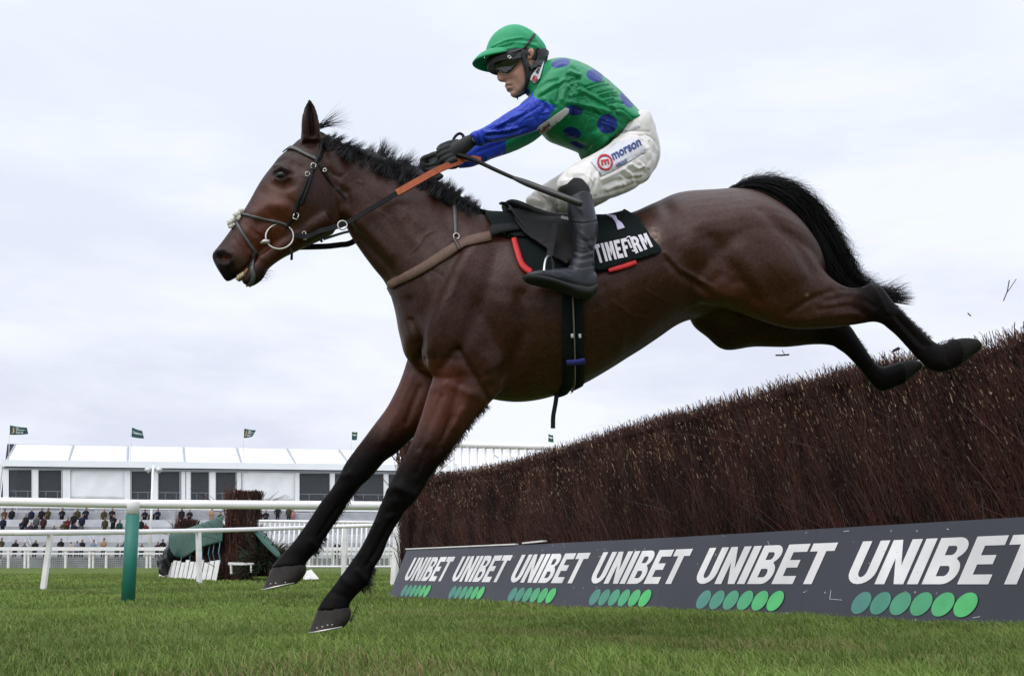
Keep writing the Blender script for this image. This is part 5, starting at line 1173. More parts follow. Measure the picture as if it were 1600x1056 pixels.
for k in range(5):
    t = k / 4; paths[:, k, 0] = 1368 + 10 * st + L_ * t * np.cos(a0); paths[:, k, 1] = 452 + 18 * st - L_ * t * np.sin(a0 + .25 * t * (st - .5)); offs[:, k] = .03 * rng.standard_normal(N)
px_hairs(None, paths, offs, .0016, 'tail_tuft', M_hair, tail)
# fringe behind the forearms and fetlocks
def fringe(line, n, L, ang, off, mt, r=.0012, spread=.35):
    P = cr(np.array(line, float), 8); u = rng.random(n) * (len(P) - 1); j = np.clip(u.astype(int), 0, len(P) - 2); b = P[j] + (P[j + 1] - P[j]) * (u - j)[:, None]; a = np.radians(ang) + spread * rng.standard_normal(n); l = L * (.4 + .9 * rng.random(n)); paths = np.empty((n, 4, 2)); offs = np.tile(off + .015 * rng.standard_normal(n)[:, None], (1, 4))
    for k in range(4): t = k / 3; paths[:, k, 0] = b[:, 0] - 2 + l * t * np.cos(a - .5 * t); paths[:, k, 1] = b[:, 1] - l * t * np.sin(a - .5 * t)
    return paths, offs
for line, n, L, ang, off, mt, r in (([(762,632),(742,655),(722,682),(702,708),(688,726)], 420, 9, -40, NL, M_hair2, .0013), ([(700,708),(668,752)], 120, 6, -40, NL, M_hair, .0012), ([(586,886),(579,906),(566,922)], 110, 9, -35, NL, M_hair, .0012), ([(576,908),(571,917)], 30, 20, -28, NL, M_hair, .0012), ([(510,838),(501,855),(492,866)], 90, 9, -30, FL, M_hair, .0012), ([(558,764),(523,817)], 120, 7, -35, FL, M_hair, .0012), ([(1398,476),(1417,494),(1456,530)], 200, 5, 45, HN, M_hair, .0012), ([(1341,529),(1366,566)], 90, 5, 45, HF, M_hair, .0012), ([(560,944),(548,970)], 60, 6, -20, NL, M_hair, .0012), ([(1462,540),(1490,531)], 60, 6, 60, HN, M_hair, .001)):
    p_, o_ = fringe(line, n, L, ang, off, mt, r); px_hairs(None, p_, o_, r, 'leg_feather', mt, horse)
# teeth and tongue glimpsed in the open mouth
V, F = loft([(368,436, 374,440, .012, 0), (378,427, 384,434, .02, 0), (386,419, 391,425, .02, 0)], n=12); link('tongue', mesh_np('tongue', V, F), mat('tongue_pink', (.30, .15, .08), rough=.35, noise=(60, .3)), horse)
m = MB()
for i in range(3): V, F = ball(hp(372 + 3.4 * i, 433 - 2.2 * i, .018), (.006, .005, .010), 8); m.add(V, F)
m.build('teeth', mat('teeth', (.55, .45, .26), rough=.4), horse)
# whiskers
N = 26; paths = np.empty((N, 3, 2)); offs = np.full((N, 3), .01)
for k in range(3): paths[:, k, 0] = np.linspace(402, 416, N) + np.linspace(0, 16, 3)[k] * (.5 + rng.random(N)); paths[:, k, 1] = np.linspace(440, 424, N) + np.linspace(0, 5, 3)[k] * rng.standard_normal(N)
px_hairs(None, paths, offs, .0005, 'whiskers', M_hair, horse)

# ------------------------------------------------------------------ tack
M_leather = mat('black_leather', (.0075, .0070, .0070), rough=.5, spec=.16, noise=(30, .3), bump=(150, .2, .002))
M_leather_grey = mat('worn_grey_leather', (.060, .055, .055), rough=.4, noise=(40, .25), bump=(120, .2, .002))
M_elastic = mat('brown_elastic', (.115, .066, .046), rough=.8, noise=(90, .15), bump=(300, .4, .002))
M_orange = mat('orange_rubber', (.42, .085, .022), rough=.55, noise=(60, .2), bump=(250, .5, .002))
M_fleece = mat('white_fleece', (.68, .65, .58), rough=.95, noise=(80, .2), bump=(160, .8, .006))
br_ = empty('bridle', cast(470, 300, BVH_H)[0], 'black leather bridle with large ring bit on the bay horse', 'bridle')
drape_strip('browband', [(440,235.5),(450,232.5),(460,233),(475,240),(492,248.5),(498,252)], [4.5, 5.5, 6, 6, 6, 5], BVH_H, M_leather_grey, br_, .005, .005)
drape_strip('headpiece', [(507,219),(503,232),(497,250)], [11, 10, 9], BVH_H, M_leather, br_, .005, .005)
drape_strip('cheek_strap', [(497,248),(490,263),(481,281),(473,302),(466,318),(462,333),(452,350),(446,356)], [6, 6, 6, 6.5, 6.5, 6, 6, 5], BVH_H, M_leather, br_, .007, .006)
drape_strip('cheek_strap', [(490,262),(484,285),(476,308),(470,322)], [4, 5, 6, 5], BVH_H, M_leather, br_, .012, .006)
drape_strip('throat_lash', [(499,258),(504,268),(512,279),(522,291),(532,302),(540,311)], [3, 4, 4, 3.5, 3.5, 3], BVH_H, M_leather, br_, .005, .004)
drape_strip('noseband', [(374,334),(384,336),(402,340),(422,345),(438,348.5),(448,352)], [4, 5, 5, 5, 5, 5], BVH_H, M_leather_grey, br_, .005, .005)
drape_strip('cross_noseband', [(365,341),(372,352),(380,366),(390,382),(400,396)], [5, 6, 6, 6, 7], BVH_H, M_leather_grey, br_, .006, .005)
drape_strip('chin_strap', [(399,396),(395,408),(394,420),(396,432),(392,442),(386,446.5)], [9, 9, 8, 8, 6, 4], BVH_H, M_leather_grey, br_, .006, .004)
m = MB()
for x, y, r in ((376,331,6), (370,336,7.5), (373,340,6), (363,344,5), (359,349,6), (361,353,5), (366,341,5)):
    V, F = ball(hp(x, y, .02), r / 480, 12); m.add(V, F)
me = m.me('fleece_pad'); Vv = verts_of(me); put_verts(me, Vv + normals_of(me) * (vnoise(Vv, 260, 12) * .003)[:, None]); link('fleece_pad', me, M_fleece, br_)
rc, rn = cast(441, 374, BVH_H, .024); m = MB(); ring3(m, rc, 21 / 405, .0036, LAT + .1 * UPV, 40); m.build('bit_ring', M_steel, br_, True)
m = MB(); V, F = tube([rc + (hp(412, 385) - hp(441, 374)) + LAT * .006, rc + (hp(418, 383) - hp(441, 374)) + LAT * .008, rc + (hp(426, 382) - hp(441, 374)) + LAT * .004], [.005, .010, .009], 12); m.add(V, F); m.build('bit_mouthpiece', M_steel, br_, True)
def buckle(x, y, w, h, rot, parent, bvh=None, mt=None):
    p, n = cast(x, y, bvh or BVH_H, .012); m = MB(); a = math.radians(rot); q = [(-w, -h), (w, -h), (w, h), (-w, h)]; pts = []
    for u, v in q + q[:1]: pts.append(p + (hp(x + u * math.cos(a) - v * math.sin(a), y + u * math.sin(a) + v * math.cos(a)) - hp(x, y)))
    for s, e in zip(pts[:-1], pts[1:]): V, F = tube([s, e], .0024, 6); m.add(V, F)
    return m.build('buckle', mt or M_steel, parent, True)
buckle(489.5, 262, 3.5, 3.5, 20, br_); buckle(480.5, 275, 3, 3, 20, br_); buckle(462.5, 337.5, 3.5, 4.5, 20, br_); buckle(504.5, 268, 2, 2.5, 40, br_)
# loose strap ends below the jaw
m = MB()
for pts in ([(455,388),(456,396),(455.5,406)], [(478,380),(482,386)], [(500,372),(503,378)]): V, F = tube([hp(x, y, .05) for x, y in pts], .0055, 6); m.add(V, F)
m.build('strap_end', M_leather, br_, True)

# reins: black leather to the ring, orange rubber grip up to the hand
rn_ = empty('reins', hp(540, 350, .1), 'black leather rein with orange rubber grip running from the bit to the gloved hands', 'reins')
near = [cast(462, 369, BVH_H, .020)[0], cast(480, 366.5, BVH_H, .018)[0], hp(500, 361, .095), hp(520, 356, .104), hp(540, 349, .110), hp(560, 338, .116), hp(580, 326, .122), hp(600, 314, .127), hp(620, 302, .130)]
m = MB(); ribbon(m, near, .019, .005, UPV); m.build('rein_leather', M_leather, rn_)
grip = [near[-1], hp(636, 293, .131), hp(655, 282, .130), hp(680, 268, .118), hp(700, 259, .098), hp(722, 251, .075)]
m = MB(); ribbon(m, grip, .025, .013, UPV); m.build('rein_grip', M_orange, rn_)
m = MB(); ribbon(m, [hp(722, 251, .07), hp(738, 247, .075), hp(751, 250, .075)], .018, .007, UPV); m.build('rein_end', M_orange, rn_)
far = [mirror(near[0]), mirror(near[3]), mirror(near[5]), hp(650, 286, -.10), hp(678, 268, -.05)]
m = MB(); ribbon(m, far, .022, .006, UPV); m.build('rein_leather', M_leather, rn_)
m = MB(); V, F = tube(cr([hp(705,226,.05), hp(711,214,.05), hp(718,209,.05), hp(724,213,.05), hp(722,222,.05)], 5), .006, 8); m.add(V, F); m.build('rein_loop', M_leather, rn_, True)
m = MB(); c0 = hp(535, 352, .125); ring3(m, c0, 7 / 405, .003, LAT); m.build('martingale_ring', M_steel, rn_, True)
buckle(476, 367, 2.5, 6, -12, rn_)
# martingale straps slung under the throat
mg = MB(); ribbon(mg, [hp(505, 374, .03), hp(520, 369, .03), hp(536, 364, .03), hp(545, 362, .03)], .009, .005, UPV); mg.build('martingale_strap', M_leather, rn_)

# breast girth with its neck strap
bg = empty('breast_girth', cast(660, 420, BVH_H)[0], 'brown elastic breast girth across the bay horse with black buckled end and neck strap', 'breast girth')
drape_strip('breast_band', [(609,447),(620,440.5),(640,431),(660,420.5),(685,405),(712,387.5),(725,380.5),(742,375.5),(768,370)], [15, 16, 17, 17, 17, 18, 16, 16.5, 17], BVH_H, M_elastic, bg, .006, .006, both=True)
drape_strip('end_strap', [(765,369),(785,365.5),(806,363),(822,361)], [18, 15, 13, 11], BVH_H, M_leather, bg, .026, .006)
buckle(788, 363, 3.5, 5, -5, bg)
drape_strip('neck_strap', [(689,297),(697,302),(706,312),(710,330),(711.5,350),(712,368)], [5, 6, 6.5, 6.5, 6.5, 7.5], BVH_H, M_leather_grey, bg, .006, .005, both=True)
drape_strip('keeper', [(709,376),(716,388),(721,393)], [6, 6, 6], BVH_H, mat('dark_brown_leather', (.045, .026, .02), rough=.5), bg, .014, .005)
m = MB(); c0, _ = cast(712, 374, BVH_H, .016); ring3(m, c0, .011, .0025, LAT); c0, _ = cast(691, 299, BVH_H, .012); ring3(m, c0, .009, .0025, LAT); m.build('ring', M_steel, bg, True)

# saddle cloth
M_clothblack = mat('dark_green_cloth', (.0060, .0095, .0095), rough=.9, spec=.12, noise=(40, .15), bump=(260, .3, .002))
M_red = mat('red_binding', (.52, .010, .012), rough=.6)
M_pale = mat('pale_print', (.62, .58, .62), rough=.7); M_lilac = mat('lilac_print', (.55, .50, .68), rough=.7)
pad = empty('saddle_pad', cast(815, 410, BVH_H)[0], 'black under-pad with bright red edging beneath the saddle cloth', 'saddle pad')
drape_poly('pad', [(790,372),(800,374),(806,395),(812,415),(824,427),(850,432),(900,430),(950,424),(993,411),(980,380),(900,350),(830,345)], BVH_H, M_clothblack, pad, .007, .006, 9, both=True)
drape_strip('red_edge', [(802,377),(807,394),(813,412),(819,421),(830,429)], [7, 8.5, 8.5, 8.5, 8], BVH_H, M_red, pad, .014, .008, both=True, relax=0)
drape_strip('red_edge', [(950,425.5),(966,421),(980,416.5),(993,411.5)], [6, 7, 7.5, 7], BVH_H, M_red, pad, .012, .008, both=True, relax=0)
sc = empty('saddle_cloth', cast(980, 380, BVH_H)[0], 'dark green racecloth lettered TIMEFORM with number 1 behind the jockey boot', 'saddle cloth')
cloth_poly = [(746,318),(770,320),(800,322),(830,326),(860,329),(900,331),(931,333),(960,333),(978,335),(990,340),(1000,346),(1006,358),(1018,375),(1033,393),(1032,397.5),(1015,403),(994,409),(965,418),(935,428),(912,420),(890,400),(860,382),(830,376),(800,374),(785,366),(770,362),(760,345)]
cl = drape_poly('cloth', cloth_poly, BVH_H, M_clothblack, sc, .016, .006, 8, both=True, relax=1)
# it continues over the spine
bm = bmesh.new(); 
top = [cast(x, y, BVH_H, .016)[0] for x, y in cr(np.array([(746,318),(770,320),(800,322),(830,326),(860,329),(900,331),(931,333),(960,333),(978,335),(990,340)], float), 4)]
rowsV = []
for p in top:
    q = mirror(p); c = (p + q) / 2; a = np.linalg.norm(p - q) / 2
    for k in range(7): t = math.pi * k / 6; rowsV.append(c + (p - c) * math.cos(t) + UPV * min(.02, a * .3) * math.sin(t))
bm.free(); n = len(top); F = [(i * 7 + k, (i + 1) * 7 + k, (i + 1) * 7 + k + 1, i * 7 + k + 1) for i in range(n - 1) for k in range(6)]
o = link('cloth_over_spine', mesh_np('cloth_over_spine', rowsV, F), M_clothblack, sc); md = o.modifiers.new('thickness', 'SOLIDIFY'); md.thickness = .006
tv, tf, tw = word2d('TIMEF', gap=.10, w=.50, t=.19)
px_text('', [(934,417), (985,404.5), (979,379), (926,390)], BVH_H, M_pale, sc, .021, 5, letters=(tv, tf))
tv, tf, tw = word2d('RM', gap=.10, w=.52, t=.19)
px_text('', [(992,401), (1018.5,390), (1010,371), (984,378.5)], BVH_H, M_pale, sc, .021, 5, letters=(tv, tf))
# the O is a slim outlined pin with a dot
m2 = drape_strip('lettering', [(979,379),(984,377),(988,383),(992,393),(992,397),(987,397.5)], [2, 2.4, 2.4, 2.4, 2.4, 2], BVH_H, M_pale, sc, .021, .002)
drape_strip('lettering', [(981,381.5),(984,388),(987,394)], [3.4, 3.4, 3.4], BVH_H, M_pale, sc, .021, .002)
drape_poly('number', [(945,343.5),(952,344),(963,345.5),(966,352),(973,357),(977,363.5),(966,367.5),(963,357),(958,349.5),(950,345.5)], BVH_H, M_lilac, sc, .023, .002, 5)

# saddle: panel and flaps on the cloth, seat, pommel, girth, stirrup
sd = empty('saddle', cast(860, 370, BVH_H)[0], 'small black racing saddle with long forward flaps under the jockey', 'saddle')
drape_poly('saddle_flap', [(786,318),(800,312),(825,318),(850,326),(880,330),(912,334),(915,370),(905,412),(885,424),(865,412),(850,398),(832,386),(815,374),(800,352)], BVH_H, M_leather, sd, .034, .010, 9, both=True, relax=2)
V, F = loft([(783,322, 792,332, .04, 0), (793,318, 803,340, .09, 0), (808,322, 820,350, .11, 0), (832,333, 842,360, .115, 0), (860,342, 866,366, .12, 0), (900,346, 902,368, .13, 0), (936,345, 938,364, .12, 0), (954,347, 955,360, .08, 0)], n=26, e=.85)
me = union('saddle_seat', [(V, F)], .006, 4); link('saddle_seat', me, M_leather, sd)
# stiff forward flap standing off the shoulder, its rim catching the light
fl = [(781,307),(783,318),(792,336),(806,354),(822,372),(838,386),(852,392),(858,386),(852,362),(840,336),(826,318),(806,308)]
V, F = fill2d([[(x, y) for x, y in cr(np.array(fl + fl[:1], float), 3)[:-1]]]); V, F = grid_cut(V, F, 7); P = []
for x, y in V:
    p, n_ = cast(x, y, BVH_H, .030); t = np.clip((392 - y) / 85, 0, 1) * np.clip((865 - x) / 70, 0, 1); P.append(p + LAT * (.045 * t))
G = [f if np.dot(np.cross(P[f[1]] - P[f[0]], P[f[2]] - P[f[0]]), CAM - P[f[0]]) > 0 else tuple(reversed(f)) for f in F if len(f) > 2]
o = link('forward_flap', mesh_np('forward_flap', np.array(P), G), M_leather, sd); md = o.modifiers.new('thickness', 'SOLIDIFY'); md.thickness = .012
rim = [cast(x, y, BVH_H, .034)[0] + LAT * (.045 * np.clip((392 - y) / 85, 0, 1) * np.clip((865 - x) / 70, 0, 1)) for x, y in cr(np.array(fl[-1:] + fl[:7], float), 4)]
m = MB(); V, F = tube(rim, .0042, 8); m.add(V, F); m.build('flap_rim', M_leather, sd, True)
buckle(818, 316, 2.6, 3.2, 15, sd)
m = MB(); ribbon(m, [cast(875, 358, BVH_H, .05)[0], cast(887, 360, BVH_H, .05)[0]], .011, .002, UPV); m.build('maker_tag', mat('grey_tag', (.28, .28, .28), rough=.5), sd)
for xx in (884.5, 904):
    pts = [(xx - 2, 425), (xx, 470), (xx + 1, 520), (xx + 1.5, 560), (xx + .5, 600), (xx - 8, 616)]
    drape_strip('girth_strap', pts, [16, 16, 16, 15, 14, 12], BVH_H, M_clothblack, sd, .008, .007, both=(xx < 890))
drape_strip('girth_elastic', [(894,455),(895,500),(896,540),(896,590),(890,612)], [3, 2.5, 2, 2, 2], BVH_H, mat('grey_stitch', (.15, .15, .14), rough=.8), sd, .015, .002)
drape_strip('girth_band', [(883,563.5),(898,562.5),(913,560)], [10, 10, 10], BVH_H, mat('blue_elastic', (.035, .035, .26), rough=.7), sd, .016, .003)
for xx in (892, 904): drape_poly('girth_tag', [(xx - 2, 520), (xx + 2, 519.6), (xx + 2.3, 525.6), (xx - 1.7, 526)], BVH_H, M_pale, sd, .017, .002, 5)
m = MB(); ribbon(m, [hp(870, 614, .02), hp(868, 630, .02), hp(864.5, 650, .02), hp(864, 669, .02)], .017, .006, (1, 0, 0)); m.build('hanging_strap', M_leather, sd)
BOFF = .345
m = MB(); arc_pts = [(850,424),(851,413),(853.5,404),(857,401),(861,405),(864,413),(865.5,421)]; A3 = [hp(x, y, BOFF + .055 - .11 * (i / 6)) for i, (x, y) in enumerate(arc_pts)]
V, F = tube(cr(np.array(A3), 5), .0048, 8); m.add(V, F); m.build('stirrup_iron', mat('bright_alloy', (.62, .62, .63), rough=.25, metal=.8), sd, True)
m = MB(); ribbon(m, [hp(858, 402, BOFF), hp(862, 380, BOFF - .03), hp(868, 350, BOFF - .07)], .022, .005, (1, 0, 0)); m.build('stirrup_leather', M_leather, sd)

# ================================================================== THE JOCKEY
jk = empty('person', hp(900, 300, 0), 'jockey in blue-spotted green jersey, green cap and white breeches crouching over the bay horse', 'person')
M_skin = mat('skin', attr='Col', rough=.5, spec=.4, noise=(120, .08), bump=(300, .1, .001))
def limb(pts, n=16, sub=4):
    """pts: (px,py,off,radius m)"""
    R = cr(np.array([np.concatenate([hp(p[0], p[1], p[2]), [p[3]]]) for p in pts]), sub); return tube([Vector(r[:3]) for r in R], list(R[:, 3]), n)
# continuous body under the clothes: head, neck, trunk, arms, legs
HO = .012
head = [(803,151, 815,147, .020, -.004), (799,143, 824,138, .040, -.004), (795,137, 831,128, .050, -.003), (791,130, 837,118, .057, -.002), (787,122, 842,108, .062, 0), (781,112, 847,98, .068, 0), (776,103, 850,90, .071, 0), (771,93, 851,80, .073, 0), (769,83, 850,72, .073, 0), (771,72, 846,65, .070, 0), (779,60, 838,57, .060, 0), (790,52, 825,52, .042, 0), (800,48, 812,49, .02, 0)]
bparts = [loft(head, n=28),
 # nose, lips, chin
 loft([(782,105, 792,108, .009, -.004), (778,114, 792,115, .011, -.005), (776,121, 792,121, .014, -.005), (780,127, 794,126, .013, -.005), (786,128, 796,126, .006, -.004)], n=14),
 loft([(790,131, 798,128, .022, -.004), (788.5,134.5, 800,133, .026, -.004), (791,137, 800,136, .024, -.004), (791,140, 801,139, .024, -.004), (794,143, 802,141, .018, -.004)], n=14),
 loft([(797,144, 806,141, .018, -.004), (798,149, 810,146, .022, -.004), (804,153, 814,149, .014, -.004)], n=14),
 # ears
 loft([(824,93, 830,93, .005, .070), (821,86, 834,87, .009, .074), (822,79, 835,80, .009, .075), (826,74, 832,75, .005, .072)], n=14), loft([(824,96, 830,96, .006, -.076), (821,90, 834,91, .011, -.078), (822,83, 835,85, .011, -.08), (826,78, 832,80, .006, -.078)], n=14),
 # neck and trunk
 limb([(830,110,0,.052), (838,122,0,.052), (850,130,0,.055), (868,142,0,.068), (890,160,0,.078), (915,174,0,.080), (946,196,0,.080), (975,212,0,.078), (990,232,0,.075)]),
 limb([(868,138,.10,.036), (866,140,.165,.034), (848,170,.187,.032), (818,189,.178,.029), (795,197,.158,.023), (772,206,.13,.019), (750,215,.105,.018), (735,219,.088,.018), (722,226,.08,.024)]),
 limb([(868,158,-.10,.036), (862,162,-.15,.034), (838,187,-.178,.032), (808,205,-.172,.029), (785,218,-.152,.023), (765,228,-.128,.019), (745,239,-.1,.018), (728,247,-.075,.018), (714,253,-.06,.021), (702,257,-.05,.024)]),
 limb([(992,236,.05,.05), (986,247,.12,.05), (967,264,.155,.05), (945,276,.19,.045), (922,286,.225,.04), (906,294,.27,.036), (902,305,.305,.033), (907,320,.318,.033), (912,350,.325,.034), (913,385,.332,.030), (910,415,.340,.027), (905,430,.345,.025)]),
 limb([(992,236,-.05,.05), (968,260,-.13,.05), (932,282,-.17,.045), (902,298,-.21,.04), (880,312,-.24,.036), (872,322,-.27,.034), (878,335,-.30,.032), (884,365,-.325,.032), (886,398,-.333,.028), (884,428,-.34,.025)])]
me = union('jockey_body', bparts, .0042, 5)
sculpt(me, [([(786,104),(800,106),(812,98)], 5, -.004), ([(795,118),(806,116)], 6, .003), ([(800,124),(810,134)], 5, -.003), ([(789,134.6),(799,134)], 1.6, -.003), ([(794,143),(802,143)], 2.2, -.003), ([(779,124),(786,125)], 2, .002), ([(788,124),(792,126)], 2, -.003), ([(812,140),(824,128),(832,112)], 5, .003), ([(828,84),(829,88)], 3, -.006), ([(790,130.5),(797,130)], 1.6, .0015), ([(791,137.5),(799,137)], 1.8, .002)])
V = verts_of(me); px, py = proj(V); g = lambda x, y, r: np.exp(-(((px - x) ** 2 + (py - y) ** 2) / r ** 2))
C = np.tile(np.array([.52, .285, .215]), (len(V), 1)); C *= (1 + .05 * vnoise(V, 60, 21))[:, None]
C = blend(C, .55 * np.clip(g(812, 112, 13) + .6 * g(784, 121, 6), 0, 1), (.52, .175, .13)); C = blend(C, .75 * np.clip(np.exp(-(seg_dist(px, py, [(790,134.5),(799,133.5)]) / 2.3) ** 2), 0, 1), (.36, .105, .085))
C = blend(C, np.clip(1.3 * g(828, 86, 8), 0, 1) * .5, (.50, .17, .13)); C = blend(C, .3 * np.clip(g(804, 140, 9), 0, 1), (.30, .19, .15))
C = blend(C, np.clip(np.exp(-(seg_dist(px, py, [(790,133.7),(798,133.4)]) / .9) ** 2), 0, 1) * .8, (.12, .03, .03))
vcol(me, C); jbody = link('body', me, M_skin, jk)
BVH_J = BVHTree.FromPolygons([tuple(v) for v in verts_of(me)], [tuple(p.vertices) for p in me.polygons])
# hair at nape and temple, just visible between helmet and collar
M_jhair = mat('brown_hair', (.022, .014, .010), rough=.6, bump=(200, .5, .002))

# ---------------- jersey
M_silk = mat('green_silk', attr='Col', rough=.42, spec=.30, noise=(30, .05), bump=(45, .35, .004, (1, 1, 1.6)))
JT = [(851,99, 826,149, .060, 0), (862,94, 829,160, .10, 0), (882,94, 838,186, .155, 0), (904,100, 854,210, .185, 0), (928,113, 875,220, .188, 0), (953,132, 897,228, .182, 0), (976,155, 915,236, .176, 0), (995,174, 932,240, .168, 0), (1009,192, 957,224, .155, 0), (1012,198, 975,212, .145, 0)]
NA = [(893,98, 908,158, .058, .13), (872,101, 898,170, .063, .165), (852,116, 882,184, .062, .185), (838,138, 867,192, .058, .19), (826,156, 852,198, .053, .187), (810,167, 830,206, .048, .178), (792,177, 806,214, .044, .160), (772,190, 782,219, .040, .135), (757,199, 765,222, .036, .115), (747,204, 754,227, .037, .105), (739,207, 747,227, .036, .098), (733,211, 741,223, .028, .094)]
FA = [(862,130, 868,185, .055, -.13), (842,142, 852,205, .058, -.165), (822,156, 835,220, .058, -.18), (803,174, 812,232, .054, -.175), (785,194, 792,240, .050, -.155), (764,208, 770,247, .046, -.13), (744,221, 749,256, .042, -.10), (726,232, 731,261, .038, -.075), (712,241, 717,262, .033, -.06)]
jparts = [loft([(838,88, 815,139, .052, 0), (845,92, 820,145, .056, 0), (853,97, 828,152, .062, 0)], n=24), loft(JT, n=36, e=1.0, tt=.42), loft(NA, n=24), loft(FA, n=24), loft([(915,214, 960,205, .13, 0), (905,228, 950,236, .14, 0), (918,240, 940,241, .10, 0)], n=20)]
me = union('jersey', jparts, .0034, 8)
sculpt(me, [
 # shoulder seam folds, back pleats, underarm drapery
 ([(842,152),(862,140),(884,128),(906,122)], 2.6, -0.0081), ([(848,146),(868,132),(892,124)], 2.4, 0.0068), ([(838,140),(856,128),(872,124)], 2.2, -0.0068), ([(880,126),(882,140),(878,156)], 3, 0.0095), ([(888,120),(894,134),(886,152)], 3, -0.0081), ([(872,128),(874,144),(870,158)], 2.6, -0.0068),
 ([(887,116),(896,119),(905,121)], 1.6, -0.0068), ([(890,112),(900,116),(908,117)], 1.8, 0.0054), ([(893,105),(905,111)], 2, -0.0041), ([(866,108),(880,103)], 2.4, -0.0041),
 ([(915,136),(930,131),(944,129)], 1.7, -0.0081), ([(918,139),(934,134),(950,132)], 1.5, 0.0068), ([(934,146),(948,142),(958,141)], 1.6, -0.0081), ([(936,149),(952,145),(962,145)], 1.5, 0.0068), ([(941,153),(956,150),(966,151)], 1.5, -0.0068), ([(944,157),(958,154)], 1.5, 0.0068), ([(950,163),(964,159),(974,162)], 1.6, -0.0068), ([(958,170),(974,172),(990,186)], 2, -0.0095), ([(955,166),(976,177),(994,191)], 2, 0.0068), ([(908,145),(935,160),(962,176),(986,192)], 3.2, -0.0081), ([(905,140),(930,153),(960,170)], 3, 0.0068),
 ([(895,152),(910,150)], 1.6, -0.0054), ([(893,148),(912,144)], 1.6, 0.0054), ([(888,166),(920,172),(950,180),(972,194)], 4, -0.0108), ([(886,160),(918,166),(950,174)], 4, 0.0095),
 ([(925,240),(940,224),(960,208),(975,198)], 3, 0.0068), ([(918,232),(936,218),(956,204)], 3, -0.0054), ([(884,214),(905,226),(918,232)], 4, -0.0054), ([(876,200),(896,190)], 6, -0.0041),
 # sleeve: long seam, gathered cuff, elbow creases
 ([(778,200),(800,191),(822,178),(845,166)], 1.4, -0.0054, .05), ([(775,197),(798,187),(822,173)], 2.0, 0.0041, .05), ([(760,212),(785,210),(805,206),(822,200)], 2.2, -0.0081, .05), ([(762,207),(786,204),(808,200)], 2.2, 0.0068, .05), ([(765,217),(790,213),(812,207)], 2, 0.0068, .05), ([(768,203),(790,197)], 1.6, -0.0054, .05),
 ([(845,158),(852,168),(846,180)], 3, -0.0068, .05), ([(852,156),(860,170),(854,186)], 3, 0.0081, .05), ([(838,160),(842,176)], 2.6, 0.0054, .05), ([(860,160),(868,168)], 2.4, -0.0068, .05), ([(826,165),(838,190)], 3, -0.0041, .05),
 ([(752,205),(758,222)], 1.3, -0.0081, .03), ([(748,206),(754,224)], 1.2, 0.0054, .03), ([(744,207),(750,226)], 1.2, -0.0068, .03), ([(740,209),(746,226)], 1.2, 0.0054, .03),
 ([(745,238),(780,226),(800,216)], 3, -0.0054, -9, .02), ([(760,246),(782,238)], 3, 0.0054, -9, .02),
])
_q = np.random.default_rng(77); _st = []
for _ in range(46):
    _x, _y = _q.uniform(880, 985), 0; _y = np.interp(_x, [880, 985], [112, 185]) + _q.uniform(2, 46); _a = math.radians(_q.normal(28, 16)); _l = _q.uniform(8, 24); _b = _q.uniform(-4, 4)
    _st.append(([(_x, _y), (_x + _l / 2 * math.cos(_a), _y + _l / 2 * math.sin(_a) + _b), (_x + _l * math.cos(_a), _y + _l * math.sin(_a))], _q.uniform(.9, 1.6), _q.choice([-1, 1]) * _q.uniform(.002, .0045)))
for _ in range(30):
    _x = _q.uniform(760, 860); _y = np.interp(_x, [760, 860], [211, 158]) + _q.uniform(-12, 16); _a = math.radians(_q.normal(-26, 14)); _l = _q.uniform(7, 20)
    _st.append(([(_x, _y), (_x + _l * math.cos(_a), _y + _l * math.sin(_a))], _q.uniform(.8, 1.4), _q.choice([-1, 1]) * _q.uniform(.0015, .0035), .05))
for _ in range(22):
    _x = _q.uniform(885, 960); _y = _q.uniform(180, 228); _a = math.radians(_q.normal(-35, 25)); _l = _q.uniform(8, 22)
    _st.append(([(_x, _y), (_x + _l * math.cos(_a), _y + _l * math.sin(_a))], _q.uniform(1.4, 2.6), _q.choice([-1, 1]) * _q.uniform(.0015, .003)))
sculpt(me, _st)
V = verts_of(me); N = normals_of(me); put_verts(me, V + N * (vnoise(V, 34, 31) * .0016 + np.abs(vnoise(V, 75, 32)) * .0009)[:, None])
V = verts_of(me); px, py = proj(V); la = lat_of(V)
GRN = (.008, .225, .085); BLU = (.004, .022, .20); SLV = (.016, .048, .46)
C = np.tile(np.array(GRN), (len(V), 1))
def ell(cx, cy, a, b, rot): r = math.radians(rot); u = (px - cx) * math.cos(r) + (py - cy) * math.sin(r); v = -(px - cx) * math.sin(r) + (py - cy) * math.cos(r); return np.sqrt((u / a) ** 2 + (v / b) ** 2)
near = la > -.02
for cx, cy, a, b, rot in ((876, 99, 15, 7, -12), (929, 119, 13.5, 9, 22), (979, 157, 14, 6.5, 52), (949, 194, 16, 15, 0), (894, 208, 14, 9, 14), (897, 173, 14, 8, 10), (903, 227, 12, 5, 18), (1003, 205, 6, 6, 0)):
    C[(ell(cx, cy, a, b, rot) < 1) & (near | (py < 130))] = BLU
arm = (la > .07) & (py < 206 - .45 * (px - 852))
C[arm & (py > 152 + .42 * (px - 834)) & (px < 869 - .65 * (py - 166))] = SLV
C[(la > .06) & (px < 834)] = SLV
C[(la < .0) & (px < 790) & (py > 180)] = SLV
C[(la < .06) & (px < 828) & (px > 806) & (py < 168) & (py > 140)] = BLU
C[(la < -.02) & (px < 790)] = SLV
vcol(me, C); jersey = link('jersey', me, M_silk, jk)
BVH_JS = BVHTree.FromPolygons([tuple(v) for v in verts_of(me)], [tuple(p.vertices) for p in me.polygons])
